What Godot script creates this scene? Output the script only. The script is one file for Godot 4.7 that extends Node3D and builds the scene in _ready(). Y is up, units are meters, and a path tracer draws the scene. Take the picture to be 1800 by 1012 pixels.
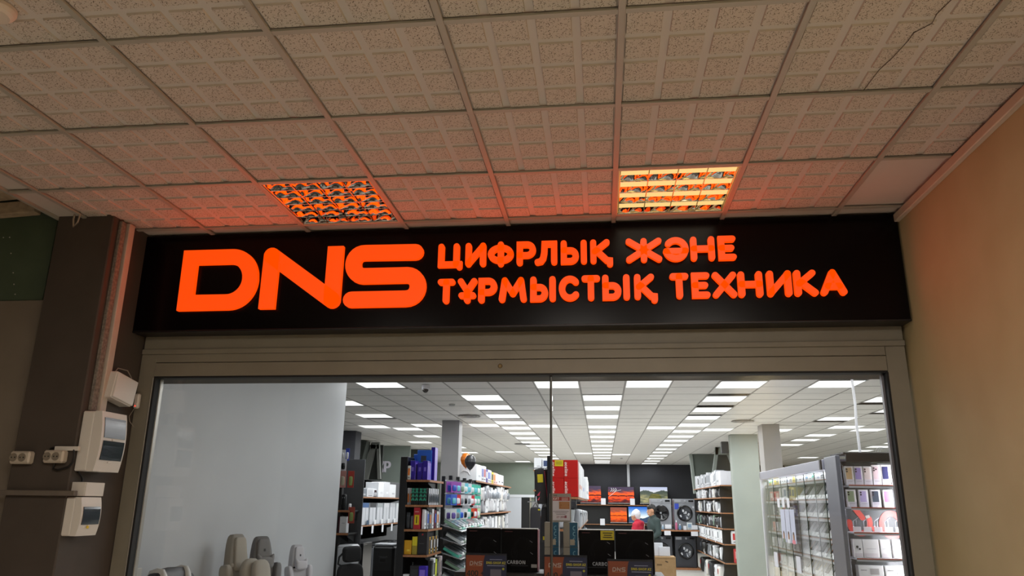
extends Node3D
# A shopping-centre corridor: a suspended ceiling, an illuminated shop sign over a glazed shopfront,
# and the electronics shop seen through the glass. Metres; the corridor floor is y = 0, the shopfront is near z = -2.

const CEIL := 3.291          # underside of the suspended ceilings (corridor and shop)
var mats := {}
var meshes := {}
var rng := RandomNumberGenerator.new()

func _ready():
	rng.seed = 7
	var cam := Camera3D.new()
	cam.name = "camera"
	cam.position = Vector3(-0.097, 1.75, 2.108)
	cam.rotation = Vector3(0.28034, 0.11875, 0.01198)
	cam.fov = 42.1299
	cam.near = 0.05
	cam.far = 120.0
	add_child(cam)
	var env := Environment.new()
	env.background_mode = Environment.BG_COLOR
	env.background_color = Color("201f1e")     # dark plant space beyond the building
	env.background_energy_multiplier = 0.2
	env.tonemap_mode = Environment.TONE_MAPPER_LINEAR
	env.tonemap_exposure = 3.0
	env.sdfgi_enabled = true
	env.ssao_enabled = true
	env.ssil_enabled = true
	var we := WorldEnvironment.new()
	we.name = "environment"
	we.environment = env
	add_child(we)
	build_corridor()
	build_corridor_ceiling()
	build_luminaires()
	build_left_column()
	build_shopfront()
	build_sign()
	build_shop_shell()
	build_shop_lights()
	build_shop()

# ------------------------------------------------------------------ helpers

func mat(key: String, hex := "ffffff", rough := 0.6, metal := 0.0) -> StandardMaterial3D:
	if mats.has(key):
		return mats[key]
	var m := StandardMaterial3D.new()
	m.resource_name = key
	m.albedo_color = Color.html(hex)
	m.roughness = rough
	m.metallic = metal
	mats[key] = m
	return m

func col(hex: String, rough := 0.55) -> StandardMaterial3D:      # plain coloured card, plastic or paint
	return mat("c" + hex + str(rough), hex, rough)

func glow(key: String, hex: String, energy: float) -> StandardMaterial3D:
	var m := mat(key, "202020", 0.5)
	m.emission_enabled = true
	m.emission = Color.html(hex)
	m.emission_energy_multiplier = energy
	return m

func glass(key: String, hex: String, alpha: float) -> StandardMaterial3D:
	var m := mat(key, hex, 0.03)
	m.albedo_color.a = alpha
	m.transparency = BaseMaterial3D.TRANSPARENCY_ALPHA
	m.cull_mode = BaseMaterial3D.CULL_DISABLED
	return m

func numbered(base: String, parent: Node) -> String:
	if not parent.has_node(base):
		return base
	var k := 1
	while parent.has_node("%s_%03d" % [base, k]):
		k += 1
	return "%s_%03d" % [base, k]

var used := {}
func free_name(base: String) -> String:
	var k: int = used.get(base, 0)
	used[base] = k + 1
	return base if k == 0 else "%s_%03d" % [base, k]

func thing(called: String, label: String, category: String, at := Vector3.ZERO, turn := 0.0, group := "") -> Node3D:
	var o := Node3D.new()
	o.name = free_name(called)
	o.position = at
	o.rotation.y = turn
	add_child(o)
	tag(o, label, category, group)
	return o

func tag(o: Node, label: String, category: String, group := ""):
	o.set_meta("label", label)
	o.set_meta("category", category)
	if group:
		o.set_meta("group", group)

func part(called: String, mesh: Mesh, m: Material, parent: Node3D, at := Vector3.ZERO, rot := Vector3.ZERO) -> MeshInstance3D:
	var o := MeshInstance3D.new()
	o.mesh = mesh
	if m:
		o.material_override = m
	o.position = at
	o.rotation = rot
	if parent == self:
		o.name = free_name(called)
	else:
		o.name = called
	parent.add_child(o, true)
	return o

func solo(called: String, mesh: Mesh, m: Material, at: Vector3, label: String, category: String, group := "", rot := Vector3.ZERO) -> MeshInstance3D:
	var o := part(called, mesh, m, self, at, rot)
	tag(o, label, category, group)
	return o

func struct(called: String, mesh: Mesh, m: Material, at := Vector3.ZERO, rot := Vector3.ZERO) -> MeshInstance3D:
	var o := part(called, mesh, m, self, at, rot)
	o.set_meta("kind", "structure")
	return o

func struct_node(called: String) -> Node3D:
	var o := Node3D.new()
	o.name = free_name(called)
	o.set_meta("kind", "structure")
	add_child(o)
	return o

func begin() -> SurfaceTool:
	var st := SurfaceTool.new()
	st.begin(Mesh.PRIMITIVE_TRIANGLES)
	return st

# a triangle / a quad turned so that its front looks along «out»
func tri(st: SurfaceTool, a: Vector3, b: Vector3, c: Vector3, out: Vector3):
	var n := (b - a).cross(c - a)
	if n.length_squared() < 1e-16:
		return
	n = n.normalized()
	var flip := n.dot(out) > 0.0
	var nn := n if flip else -n
	for v in ([a, c, b] if flip else [a, b, c]):
		st.set_normal(nn)
		st.add_vertex(v)

func quad(st: SurfaceTool, a: Vector3, b: Vector3, c: Vector3, d: Vector3, out: Vector3):
	tri(st, a, b, c, out)
	tri(st, a, c, d, out)

# a chamfered box added to a SurfaceTool
func add_box(st: SurfaceTool, at: Vector3, size: Vector3, bev := 0.002, basis := Basis()):
	var h := size / 2.0
	var e := minf(bev, minf(h.x, minf(h.y, h.z)) * 0.49)
	var p := func(s: Vector3, ax: int) -> Vector3:
		var v := Vector3(s.x * (h.x - e), s.y * (h.y - e), s.z * (h.z - e))
		v[ax] = s[ax] * h[ax]
		return at + basis * v
	for ax in 3:
		var u := (ax + 1) % 3
		var w := (ax + 2) % 3
		for sg in [-1.0, 1.0]:
			var s := Vector3()
			s[ax] = sg
			var c := []
			for k in [[-1, -1], [1, -1], [1, 1], [-1, 1]]:
				s[u] = k[0]
				s[w] = k[1]
				c.append(p.call(s, ax))
			var n := Vector3()
			n[ax] = sg
			quad(st, c[0], c[1], c[2], c[3], basis * n)
			for sw in [-1.0, 1.0]:        # the edge between face ax and face u
				s[ax] = sg
				s[u] = sw
				var n2 := Vector3()
				n2[ax] = sg
				n2[u] = sw
				s[w] = -1
				var a0: Vector3 = p.call(s, ax)
				var b0: Vector3 = p.call(s, u)
				s[w] = 1
				quad(st, a0, b0, p.call(s, u), p.call(s, ax), basis * n2)
	for x in [-1.0, 1.0]:
		for y in [-1.0, 1.0]:
			for z in [-1.0, 1.0]:
				var s := Vector3(x, y, z)
				tri(st, p.call(s, 0), p.call(s, 1), p.call(s, 2), basis * s)

func box(size: Vector3, bev := 0.002) -> ArrayMesh:
	var key := "box%s%s" % [size, bev]
	if not meshes.has(key):
		var st := begin()
		add_box(st, Vector3.ZERO, size, bev)
		meshes[key] = st.commit()
	return meshes[key]

# a turned profile: points (radius, height) about the y axis
func lathe(profile: Array, seg := 20) -> ArrayMesh:
	var key := "lathe%s%d" % [profile, seg]
	if meshes.has(key):
		return meshes[key]
	var st := begin()
	add_lathe(st, profile, seg)
	meshes[key] = st.commit()
	return meshes[key]

func add_lathe(st: SurfaceTool, profile: Array, seg := 20, tf := Transform3D()):
	for i in profile.size() - 1:
		var a: Vector2 = profile[i]
		var b: Vector2 = profile[i + 1]
		var d := b - a
		if d.length() < 1e-6:
			continue
		var nr := Vector2(d.y, -d.x).normalized()
		for k in seg:
			var t0 := TAU * k / seg
			var t1 := TAU * (k + 1) / seg
			var f := func(q: Vector2, t: float) -> Vector3: return tf * Vector3(q.x * cos(t), q.y, q.x * sin(t))
			var nf := func(t: float) -> Vector3: return (tf.basis * Vector3(nr.x * cos(t), nr.y, nr.x * sin(t))).normalized()
			for v in [[a, t0], [b, t1], [b, t0], [a, t0], [a, t1], [b, t1]]:
				st.set_normal(nf.call(v[1]))
				st.add_vertex(f.call(v[0], v[1]))

# a round tube through points
func tube(points: Array, r: float, seg := 8) -> ArrayMesh:
	var st := begin()
	add_tube(st, points, r, seg)
	return st.commit()

func add_tube(st: SurfaceTool, points: Array, r: float, seg := 8):
	var rings := []
	var up := Vector3.UP
	for i in points.size():
		var d: Vector3 = (points[mini(i + 1, points.size() - 1)] - points[maxi(i - 1, 0)]).normalized()
		var s := d.cross(up)
		if s.length() < 0.05:
			s = d.cross(Vector3.RIGHT)
		s = s.normalized()
		up = s.cross(d).normalized()
		var ring := []
		for k in seg:
			var t := TAU * k / seg
			ring.append([points[i] + (s * cos(t) + up * sin(t)) * r, s * cos(t) + up * sin(t)])
		rings.append(ring)
	for i in rings.size() - 1:
		for k in seg:
			var k2 := (k + 1) % seg
			var q := [rings[i][k], rings[i + 1][k], rings[i + 1][k2], rings[i][k2]]
			var n: Vector3 = (q[1][0] - q[0][0]).cross(q[2][0] - q[0][0])
			var order := [0, 1, 2, 0, 2, 3] if n.dot(q[0][1]) < 0.0 else [0, 2, 1, 0, 3, 2]
			for j in order:
				st.set_normal(q[j][1])
				st.add_vertex(q[j][0])
	for e in [0, rings.size() - 1]:
		var out: Vector3 = points[0] - points[1] if e == 0 else points[-1] - points[-2]
		for k in seg:
			tri(st, points[e], rings[e][k][0], rings[e][(k + 1) % seg][0], out)

# a flat stroke of width w along a polyline in the xy plane, z0 (back) to z1 (front), with round or square ends
func add_stroke(st: SurfaceTool, pts: Array, w: float, z0: float, z1: float, cap0 := true, cap1 := true):
	var n := pts.size()
	var le := []
	var ri := []
	for i in n:
		var d0: Vector2 = (pts[i] - pts[i - 1]).normalized() if i > 0 else (pts[1] - pts[0]).normalized()
		var d1: Vector2 = (pts[i + 1] - pts[i]).normalized() if i < n - 1 else d0
		var t := (d0 + d1).normalized()
		var m := Vector2(-t.y, t.x)
		var k := w / 2.0 / maxf(0.35, m.dot(Vector2(-d0.y, d0.x)))
		le.append(pts[i] + m * k)
		ri.append(pts[i] - m * k)
	var f := func(q: Vector2, z: float) -> Vector3: return Vector3(q.x, q.y, z)
	for i in n - 1:
		quad(st, f.call(le[i], z1), f.call(le[i + 1], z1), f.call(ri[i + 1], z1), f.call(ri[i], z1), Vector3.BACK)
		var d: Vector2 = pts[i + 1] - pts[i]
		var o := Vector3(-d.y, d.x, 0)
		quad(st, f.call(le[i], z0), f.call(le[i + 1], z0), f.call(le[i + 1], z1), f.call(le[i], z1), o)
		quad(st, f.call(ri[i], z0), f.call(ri[i + 1], z0), f.call(ri[i + 1], z1), f.call(ri[i], z1), -o)
	for e in 2:
		var c: Vector2 = pts[0] if e == 0 else pts[-1]
		var d: Vector2 = (pts[0] - pts[1] if e == 0 else pts[-1] - pts[-2]).normalized()
		if (cap0 if e == 0 else cap1):
			for k in 8:
				var a0 := -PI / 2 + PI * k / 8
				var p0 := c + d.rotated(a0) * w / 2.0
				var p1 := c + d.rotated(a0 + PI / 8) * w / 2.0
				tri(st, f.call(c, z1), f.call(p0, z1), f.call(p1, z1), Vector3.BACK)
				quad(st, f.call(p0, z0), f.call(p1, z0), f.call(p1, z1), f.call(p0, z1), Vector3(p0.x + p1.x - 2 * c.x, p0.y + p1.y - 2 * c.y, 0))
		else:
			var l: Vector2 = le[0] if e == 0 else le[-1]
			var r: Vector2 = ri[0] if e == 0 else ri[-1]
			quad(st, f.call(l, z0), f.call(r, z0), f.call(r, z1), f.call(l, z1), Vector3(d.x, d.y, 0))

# a solid prism over a convex outline in xy
func add_prism(st: SurfaceTool, pts: Array, z0: float, z1: float, tf := Transform3D()):
	var n := pts.size()
	var c := Vector2.ZERO
	for q in pts:
		c += q / n
	for i in n:
		var a: Vector2 = pts[i]
		var b: Vector2 = pts[(i + 1) % n]
		tri(st, tf * Vector3(c.x, c.y, z1), tf * Vector3(a.x, a.y, z1), tf * Vector3(b.x, b.y, z1), tf.basis * Vector3.BACK)
		tri(st, tf * Vector3(c.x, c.y, z0), tf * Vector3(a.x, a.y, z0), tf * Vector3(b.x, b.y, z0), tf.basis * Vector3.FORWARD)
		var o := (a + b) / 2.0 - c
		quad(st, tf * Vector3(a.x, a.y, z0), tf * Vector3(b.x, b.y, z0), tf * Vector3(b.x, b.y, z1), tf * Vector3(a.x, a.y, z1), tf.basis * Vector3(o.x, o.y, 0))

# a cushion: a superellipsoid, squarer for small e
func cushion(size: Vector3, e := 0.5, seg := 18, taper := 1.0) -> ArrayMesh:
	var key := "cush%s%s%s" % [size, e, taper]
	if meshes.has(key):
		return meshes[key]
	var st := begin()
	add_cushion(st, Vector3.ZERO, size, e, seg, Basis(), taper)
	st.generate_normals()
	meshes[key] = st.commit()
	return meshes[key]

func add_cushion(st: SurfaceTool, at: Vector3, size: Vector3, e := 0.5, seg := 18, basis := Basis(), taper := 1.0):
	var pw := func(x: float) -> float: return signf(x) * pow(absf(x), e)
	var pos := func(i: int, j: int) -> Vector3:
		var a := -PI / 2 + PI * i / (seg / 2)
		var b := TAU * j / seg
		var y: float = pw.call(sin(a))
		var k := lerpf(1.0, taper, (y + 1.0) / 2.0)
		return at + basis * (Vector3(pw.call(cos(a)) * pw.call(cos(b)) * k, y, pw.call(cos(a)) * pw.call(sin(b)) * lerpf(1.0, k, 0.5)) * size / 2.0)
	st.set_smooth_group(0)
	st.set_normal(Vector3.UP)
	for i in seg / 2:
		for j in seg:
			var a: Vector3 = pos.call(i, j)
			var b: Vector3 = pos.call(i + 1, j)
			var c: Vector3 = pos.call(i + 1, j + 1)
			var d: Vector3 = pos.call(i, j + 1)
			for v in [a, b, c, a, c, d]:
				st.add_vertex(v)

func area_light(called: String, at: Vector3, rot: Vector3, size: Vector2, hex: String, energy: float):
	var l := AreaLight3D.new()
	l.name = free_name(called)
	l.area_size = size
	l.light_color = Color.html(hex)
	l.light_energy = energy
	l.position = at
	l.rotation = rot
	l.shadow_enabled = true
	l.set("area_range", 40.0)
	add_child(l)

func noise_tex(freq: float, lo: String, hi: String, size := 256, sd := 1) -> NoiseTexture2D:
	var t := NoiseTexture2D.new()
	t.width = size
	t.height = size
	t.seamless = true
	var n := FastNoiseLite.new()
	n.seed = sd
	n.frequency = freq
	n.fractal_octaves = 4
	t.noise = n
	var g := Gradient.new()
	g.set_color(0, Color.html(lo))
	g.set_color(1, Color.html(hi))
	t.color_ramp = g
	return t

func painted(key: String, lo: String, hi: String, rough := 0.7, scale := 0.6, freq := 0.012) -> StandardMaterial3D:
	if mats.has(key):
		return mats[key]
	var m := mat(key, "ffffff", rough)
	m.albedo_texture = noise_tex(freq, lo, hi, 256, key.length())
	m.uv1_triplanar = true
	m.uv1_world_triplanar = true
	m.uv1_scale = Vector3.ONE * scale
	return m

func lettering(text: String, height: float, depth := 0.001, font := "Droid Sans", bold := false) -> TextMesh:
	var t := TextMesh.new()
	t.text = text
	var f := SystemFont.new()
	f.font_names = PackedStringArray([font])
	if bold:
		f.font_weight = 700
	t.font = f
	t.font_size = 32
	t.pixel_size = height / 23.0
	t.depth = depth
	t.curve_step = 4.0
	return t

# ------------------------------------------------------------------ corridor

func build_corridor():
	var plaster := painted("yellow plaster", "aa9970", "b4a47c", 0.75, 0.5)
	struct("floor", box(Vector3(8.2, 0.2, 10.6), 0.0), painted("corridor floor", "c6c0b8", "d2ccc4", 0.4, 1.2), Vector3(-2.5, -0.1, 3.1))
	struct("wall_right", box(Vector3(0.2, 4.4, 10.4), 0.0), plaster, Vector3(1.636, 2.2, 3.1))
	struct("unseen_wall_back", box(Vector3(8.2, 4.4, 0.2), 0.0), mat("unseen dark wall", "2e2a26", 0.8), Vector3(-2.4, 2.2, 8.3))  # out of view, kept dark so the shop glass reflects little
	struct("wall_left", box(Vector3(0.2, 4.4, 10.4), 0.0), plaster, Vector3(-6.4, 2.2, 3.1))
	struct("roof_slab", box(Vector3(8.4, 0.2, 10.8), 0.0), mat("slab", "4a4844", 0.9), Vector3(-2.4, 4.45, 3.1))
	# the partition beside the column: bare green board above a painted beige panel
	var w := struct("wall_front", box(Vector3(3.1, 2.83, 0.12), 0.002), painted("beige panel", "6f6557", "786e60", 0.7, 0.8), Vector3(-4.75, 1.415, -1.72))
	part("green_board", box(Vector3(1.45, 1.58, 0.1), 0.002), painted("green plasterboard", "43503d", "4d5a46", 0.85, 0.9), w, Vector3(0.78, 2.205, 0.0))
	part("green_board", box(Vector3(1.62, 1.58, 0.1), 0.002), painted("green plasterboard", "43503d", "4d5a46", 0.85, 0.9), w, Vector3(-0.76, 2.205, 0.0))
	for q in [Vector2(-3.53, 3.22), Vector2(-3.5, 3.12), Vector2(-3.46, 3.0), Vector2(-3.44, 2.93), Vector2(-3.57, 3.22), Vector2(-3.42, 2.87), Vector2(-3.21, 3.24)]:
		part("screw", box(Vector3(0.006, 0.006, 0.006), 0.002), col("b9b4a8"), w, Vector3(q.x + 4.75, q.y - 1.415, 0.052))
	# unpainted timber seen through the gap at the end of the ceiling
	var tb := thing("timber_beam", "bare pale timber boards nailed together above the green board, at the left ceiling gap", "beam", Vector3(-4.0, 3.34, -1.6))
	part("plank", box(Vector3(1.35, 0.075, 0.06), 0.004), painted("raw timber", "93826a", "b8a486", 0.8, 4.0), tb, Vector3(0.0, 0.0, 0.0), Vector3(0, 0, 0.05))
	part("plank", box(Vector3(1.2, 0.04, 0.16), 0.004), painted("raw timber", "93826a", "b8a486", 0.8, 4.0), tb, Vector3(0.02, 0.062, 0.1), Vector3(0, 0, 0.07))
	part("plank", box(Vector3(1.4, 0.05, 0.07), 0.004), painted("raw timber", "93826a", "b8a486", 0.8, 4.0), tb, Vector3(0.05, 0.14, 0.32), Vector3(0, 0.03, 0.02))
	# ceiling trim along the right wall, and the cracked picture frame edge on it
	struct("trim_1", box(Vector3(0.03, 0.045, 10.0), 0.004), painted("trim paint", "b5a792", "c0b29c", 0.6, 1.5), Vector3(1.522, CEIL - 0.03, 3.1))
	var fr := thing("picture_frame", "grey framed notice hanging on the yellow right wall, at the edge of the view", "frame", Vector3(1.52, 1.9, -0.56))
	part("frame", box(Vector3(0.03, 0.42, 0.32), 0.006), mat("frame grey", "8f8890", 0.35, 0.3), fr, Vector3.ZERO)
	part("sheet", box(Vector3(0.008, 0.36, 0.26), 0.0), col("2a2522"), fr, Vector3(-0.014, 0, 0))

func speckle_texture(sd: int) -> ImageTexture:
	# the fissured face of a mineral-fibre tile: small holes and short worm tracks
	var r := RandomNumberGenerator.new()
	r.seed = sd
	var im := Image.create(512, 512, false, Image.FORMAT_RGB8)
	for y in 512:
		for x in 512:
			var v := 0.93 + r.randf() * 0.07
			im.set_pixel(x, y, Color(v, v * 0.985, v * 0.96))
	for k in 260:
		var p := Vector2(r.randf() * 512, r.randf() * 512)
		var worm := r.randf() < 0.38
		var a := r.randf() * TAU
		var n := r.randi_range(14, 30) if worm else 3
		var c := Color(0.30, 0.26, 0.2).lerp(Color(0.52, 0.47, 0.4), r.randf())
		for i in n:
			for dx in 6:
				for dy in 6:
					var q := Vector2i(posmod(int(p.x) + dx, 512), posmod(int(p.y) + dy, 512))
					if im.get_pixelv(q).r > c.r:
						im.set_pixelv(q, c)
			p += Vector2.from_angle(a)
			a += r.randf_range(-0.3, 0.3)
	return ImageTexture.create_from_image(im)

func tile_mesh(w: float, d: float, pads: bool, flip: int) -> ArrayMesh:
	var key := "tile%s_%s_%s_%d" % [w, d, pads, flip]
	if meshes.has(key):
		return meshes[key]
	var face := mats["tile face"] as Material
	var strip := mats["tile strip"] as Material
	var st := begin()
	st.set_material(strip)
	var y0 := 0.0095
	quad(st, Vector3(-w / 2, y0, -d / 2), Vector3(w / 2, y0, -d / 2), Vector3(w / 2, y0, d / 2), Vector3(-w / 2, y0, d / 2), Vector3.DOWN)
	add_box(st, Vector3(0, y0 + 0.009, 0), Vector3(w, 0.016, d), 0.0)
	var am := st.commit()
	var s2 := begin()
	s2.set_material(face)
	var pitch := 0.15
	var half := 0.0605
	var nx := int(round(w / pitch))
	var nz := int(round(d / pitch))
	if pads:
		for i in nx:
			for j in nz:
				var c := Vector3(-w / 2 + (i + 0.5) * w / nx, 0, -d / 2 + (j + 0.5) * d / nz)
				var hx := w / nx / pitch * half
				var hz := d / nz / pitch * half
				var q := []
				var uv := []
				for s in [[-1, -1], [1, -1], [1, 1], [-1, 1]]:
					q.append([c + Vector3(s[0] * hx, y0, s[1] * hz), c + Vector3(s[0] * (hx - 0.002), 0.002, s[1] * (hz - 0.002))])
					uv.append(Vector2(0.5 + s[0] * 0.47 + ((i * 3 + j * 5 + flip * 2) % 7) * 0.13, 0.5 + s[1] * 0.47 + ((i * 2 + j * 3 + flip) % 5) * 0.17))
				for k in [0, 2, 1, 0, 3, 2]:
					s2.set_normal(Vector3.DOWN)
					s2.set_uv(uv[k])
					s2.add_vertex(q[k][1])
				for k in 4:
					var k2 := (k + 1) % 4
					s2.set_uv(Vector2(0.02, 0.02))
					quad(s2, q[k][0], q[k2][0], q[k2][1], q[k][1], (q[k][0] + q[k2][0]) / 2.0 - c + Vector3.DOWN * 0.001)
		s2.commit(am)
	meshes[key] = am
	return am

func build_corridor_ceiling():
	var face := mat("tile face", "c2baae", 0.9)
	face.albedo_texture = speckle_texture(3)
	mat("tile strip", "bcb4a8", 0.85)
	struct("plenum_slab", box(Vector3(4.75, 0.1, 10.2), 0.0), mat("slab"), Vector3(-0.8, 3.8, 3.15))
	var c := struct_node("ceiling")
	var xs := [-3.165, -3.0, -2.4, -1.8, -1.2, -0.6, 0.0, 0.6, 1.2, 1.535]
	for i in xs.size() - 1:
		for j in range(-16, 4):
			var z0 := -0.6 * j
			var z1 := -0.6 * (j + 1)
			if j == 3:
				z1 = -2.02
			if ((i == 3 or i == 6) and j == 2) or ((i == 2 or i == 5 or i == 7) and (j == -3 or j == -5)):
				continue
			var w: float = xs[i + 1] - xs[i]
			var d := z0 - z1
			var plain := j == 3 or (j == 2 and (i == 0 or i == 8)) or w < 0.2
			var o := part("ceiling_tile", tile_mesh(w - 0.004, d - 0.004, not plain, (i + j + 16) % 3), null, c, Vector3((xs[i] + xs[i + 1]) / 2, CEIL + 0.0, (z0 + z1) / 2))
			var jig := Vector3(((i * 7 + j * 11 + 60) % 5 - 2) * 0.0006, ((i * 5 + j * 3 + 60) % 4) * 0.0007, ((i * 3 + j * 7 + 60) % 5 - 2) * 0.0006)
			o.rotation = Vector3(jig.x, 0, jig.z)
			o.position.y += jig.y
	var bar := mat("tee bar", "a09c8e", 0.5, 0.1)
	for i in range(1, xs.size() - 1):
		part("tee_bar", box(Vector3(0.024, 0.012, 11.6), 0.001), bar, c, Vector3(xs[i], CEIL - 0.001, 3.8))
	for j in range(-15, 4):
		for i in xs.size() - 1:
			var w: float = xs[i + 1] - xs[i]
			part("cross_tee", box(Vector3(w - 0.024, 0.010, 0.024), 0.001), bar, c, Vector3((xs[i] + xs[i + 1]) / 2, CEIL - 0.0005 + ((i + j + 20) % 3) * 0.0006, -0.6 * j))
	part("edge_trim", box(Vector3(0.02, 0.035, 11.6), 0.001), bar, c, Vector3(-3.172, CEIL + 0.012, 3.8))
	# a crack that wanders across one tile on the right
	var st := begin()
	var path := [Vector3(1.045, 0, 0.06), Vector3(1.05, 0, -0.05), Vector3(1.035, 0, -0.12), Vector3(1.04, 0, -0.17), Vector3(1.0, 0, -0.22), Vector3(1.0, 0, -0.26), Vector3(0.985, 0, -0.36), Vector3(0.965, 0, -0.44), Vector3(0.955, 0, -0.58)]
	for i in path.size() - 1:
		var a: Vector3 = path[i]
		var b: Vector3 = path[i + 1]
		add_box(st, (a + b) / 2, Vector3(0.002, 0.002, a.distance_to(b) + 0.001), 0.0, Basis(Vector3.UP, atan2(b.x - a.x, b.z - a.z)))
	part("crack", st.commit(), col("4a4136"), c, Vector3(-0.02, CEIL + 0.0003, 0))
	# a round fitting at the corner of the view, and a torn strap hanging by the column
	solo("smoke_detector", lathe([Vector2(0, 0.0), Vector2(0.045, 0.0), Vector2(0.055, 0.008), Vector2(0.062, 0.02), Vector2(0.062, 0.032)], 28), col("c9bba8"), Vector3(-3.33 + 1.291, CEIL - 0.03, 0.218), "round white fitting on the corridor ceiling in the top left corner", "detector")
	solo("loose_strap", tube([Vector3(0, 0.09, 0), Vector3(0.004, 0.05, 0.01), Vector3(0.018, 0.0, 0.016), Vector3(0.03, 0.03, 0.006), Vector3(0.032, 0.085, 0.0)], 0.005), col("a89c8a"), Vector3(-3.02, CEIL - 0.085, -1.52), "loop of loose white strap hanging from the ceiling above the dark column", "strap")

func build_luminaires():
	var steel := mat("louvre mirror", "d8d6d0", 0.05, 1.0)
	var frame := mat("luminaire frame", "b9ab96", 0.5)
	var spots := [Vector3(-1.5, CEIL, -1.5), Vector3(0.3, CEIL, -1.5), Vector3(-2.1, CEIL, 1.5), Vector3(-0.3, CEIL, 1.5), Vector3(0.9, CEIL, 1.5), Vector3(-2.1, CEIL, 2.7), Vector3(-0.3, CEIL, 2.7), Vector3(0.9, CEIL, 2.7)]
	for n in spots.size():
		var lit := n > 0
		var at: Vector3 = spots[n]
		var label := "square louvred ceiling luminaire glowing yellow, above the second line of the sign" if lit else "square mirror-louvred ceiling luminaire, unlit, reflecting the orange sign above its three big letters"
		if n > 1:  # fittings out of view behind the viewer, placed to light the corridor
			label = "unseen ceiling luminaire behind the viewer, lighting the corridor, %s side, %s row" % ["left" if at.x < -1 else "middle" if at.x < 0 else "right", "nearer" if at.z < 2 else "farther"]
		var t := thing("ceiling_luminaire", label, "ceiling light", at)
		var st := begin()
		for s in [-1, 1]:
			add_box(st, Vector3(s * 0.289, 0.0, 0), Vector3(0.014, 0.012, 0.592), 0.001)
			add_box(st, Vector3(0, 0.0, s * 0.289), Vector3(0.564, 0.012, 0.014), 0.001)
		part("frame", st.commit(), frame, t)
		st = begin()
		add_box(st, Vector3(0, 0.1, 0), Vector3(0.58, 0.006, 0.58), 0.0)
		for s in [-1, 1]:
			add_box(st, Vector3(s * 0.286, 0.052, 0), Vector3(0.006, 0.1, 0.58), 0.0)
			add_box(st, Vector3(0, 0.052, s * 0.286), Vector3(0.58, 0.1, 0.006), 0.0)
		part("housing", st.commit(), mat("luminaire white", "e9e2d2", 0.35, 0.2), t)
		var tube_mat: StandardMaterial3D = glow("warm tube", "ffd27a", 0.5) if n == 1 else glow("white tube", "fff0d8", 0.75) if lit else col("d8d8d4", 0.3)
		for k in 4:
			var x := -0.207 + 0.138 * k
			part("tube", tube([Vector3(x, 0.08, -0.275), Vector3(x, 0.08, 0.275)], 0.013, 12), tube_mat, t)
		# each cell is a shallow mirrored bowl; in the lit fitting the near part of a cell is the glowing lamp chamber
		var rows := 4 if lit else 6
		var ph := 0.558 / rows
		var strip_mat: StandardMaterial3D = glow("warm lamp", "ffd788", 0.32) if n == 1 else glow("white lamp", "fff0d8", 0.4)
		for k in rows:
			for c in 4:
				var x0 := -0.207 + 0.138 * c
				var z0 := 0.279 - ph * k
				var bowl := begin()
				var s0 := 0.0 if not lit else 0.52
				var f := func(u: float, v: float) -> Vector3:
					var arch := 1.0 - pow(absf(2.0 * v - 1.0), 2.4)
					var side := 1.0 - pow(absf(u), 3.0)
					return Vector3(x0 + u * 0.0675, 0.006 + 0.012 * arch * (0.25 + 0.75 * side) + 0.0035 * sin(u * 5.0 + v * 6.0 + c * 1.7 + k * 2.3), z0 - v * ph)
				for i in 10:
					for j in 10:
						var u0 := -1.0 + 0.2 * i
						var v0: float = lerpf(s0, 1.0, j / 10.0)
						var v1: float = lerpf(s0, 1.0, (j + 1) / 10.0)
						for q in [[u0, v0], [u0 + 0.2, v1], [u0, v1], [u0, v0], [u0 + 0.2, v0], [u0 + 0.2, v1]]:
							var du: Vector3 = f.call(q[0] + 0.02, q[1]) - f.call(q[0] - 0.02, q[1])
							var dv: Vector3 = f.call(q[0], q[1] + 0.02) - f.call(q[0], q[1] - 0.02)
							var nn := du.cross(dv).normalized()
							bowl.set_normal(nn if nn.y < 0.0 else -nn)
							bowl.add_vertex(f.call(q[0], q[1]))
				part("louvre_bowl", bowl.commit(), steel, t)
				if lit:
					var sp := begin()
					quad(sp, Vector3(x0 - 0.066, 0.005, z0 - 0.002), Vector3(x0 + 0.066, 0.005, z0 - 0.002), Vector3(x0 + 0.066, 0.006, z0 - ph * 0.5), Vector3(x0 - 0.066, 0.006, z0 - ph * 0.5), Vector3.DOWN)
					part("lamp_chamber", sp.commit(), strip_mat, t)
		for k in rows + 1:
			part("cross_edge", box(Vector3(0.556, 0.006, 0.003), 0.001), steel, t, Vector3(0, 0.003, 0.279 - ph * k))
		for c in 5:
			part("long_edge", box(Vector3(0.003, 0.006, 0.556), 0.001), steel, t, Vector3(-0.276 + 0.138 * c, 0.002, 0))
		if n == 1:
			for c in 4:
				part("bright_dot", cushion(Vector3(0.024, 0.012, 0.024), 1.0, 12), glow("bright dot", "fff2c8", 0.5), t, Vector3(-0.207 + 0.138 * c, 0.012, -0.15))  # glowing dots stand for the round white spots of this row
		if lit:
			area_light("luminaire_glow", at + Vector3(0, -0.008, 0), Vector3(-PI / 2, 0, 0), Vector2(0.55, 0.55), "fff6ec", 0.04 if n == 1 else 0.3 if at.x < -1.0 else 1.3)

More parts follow.
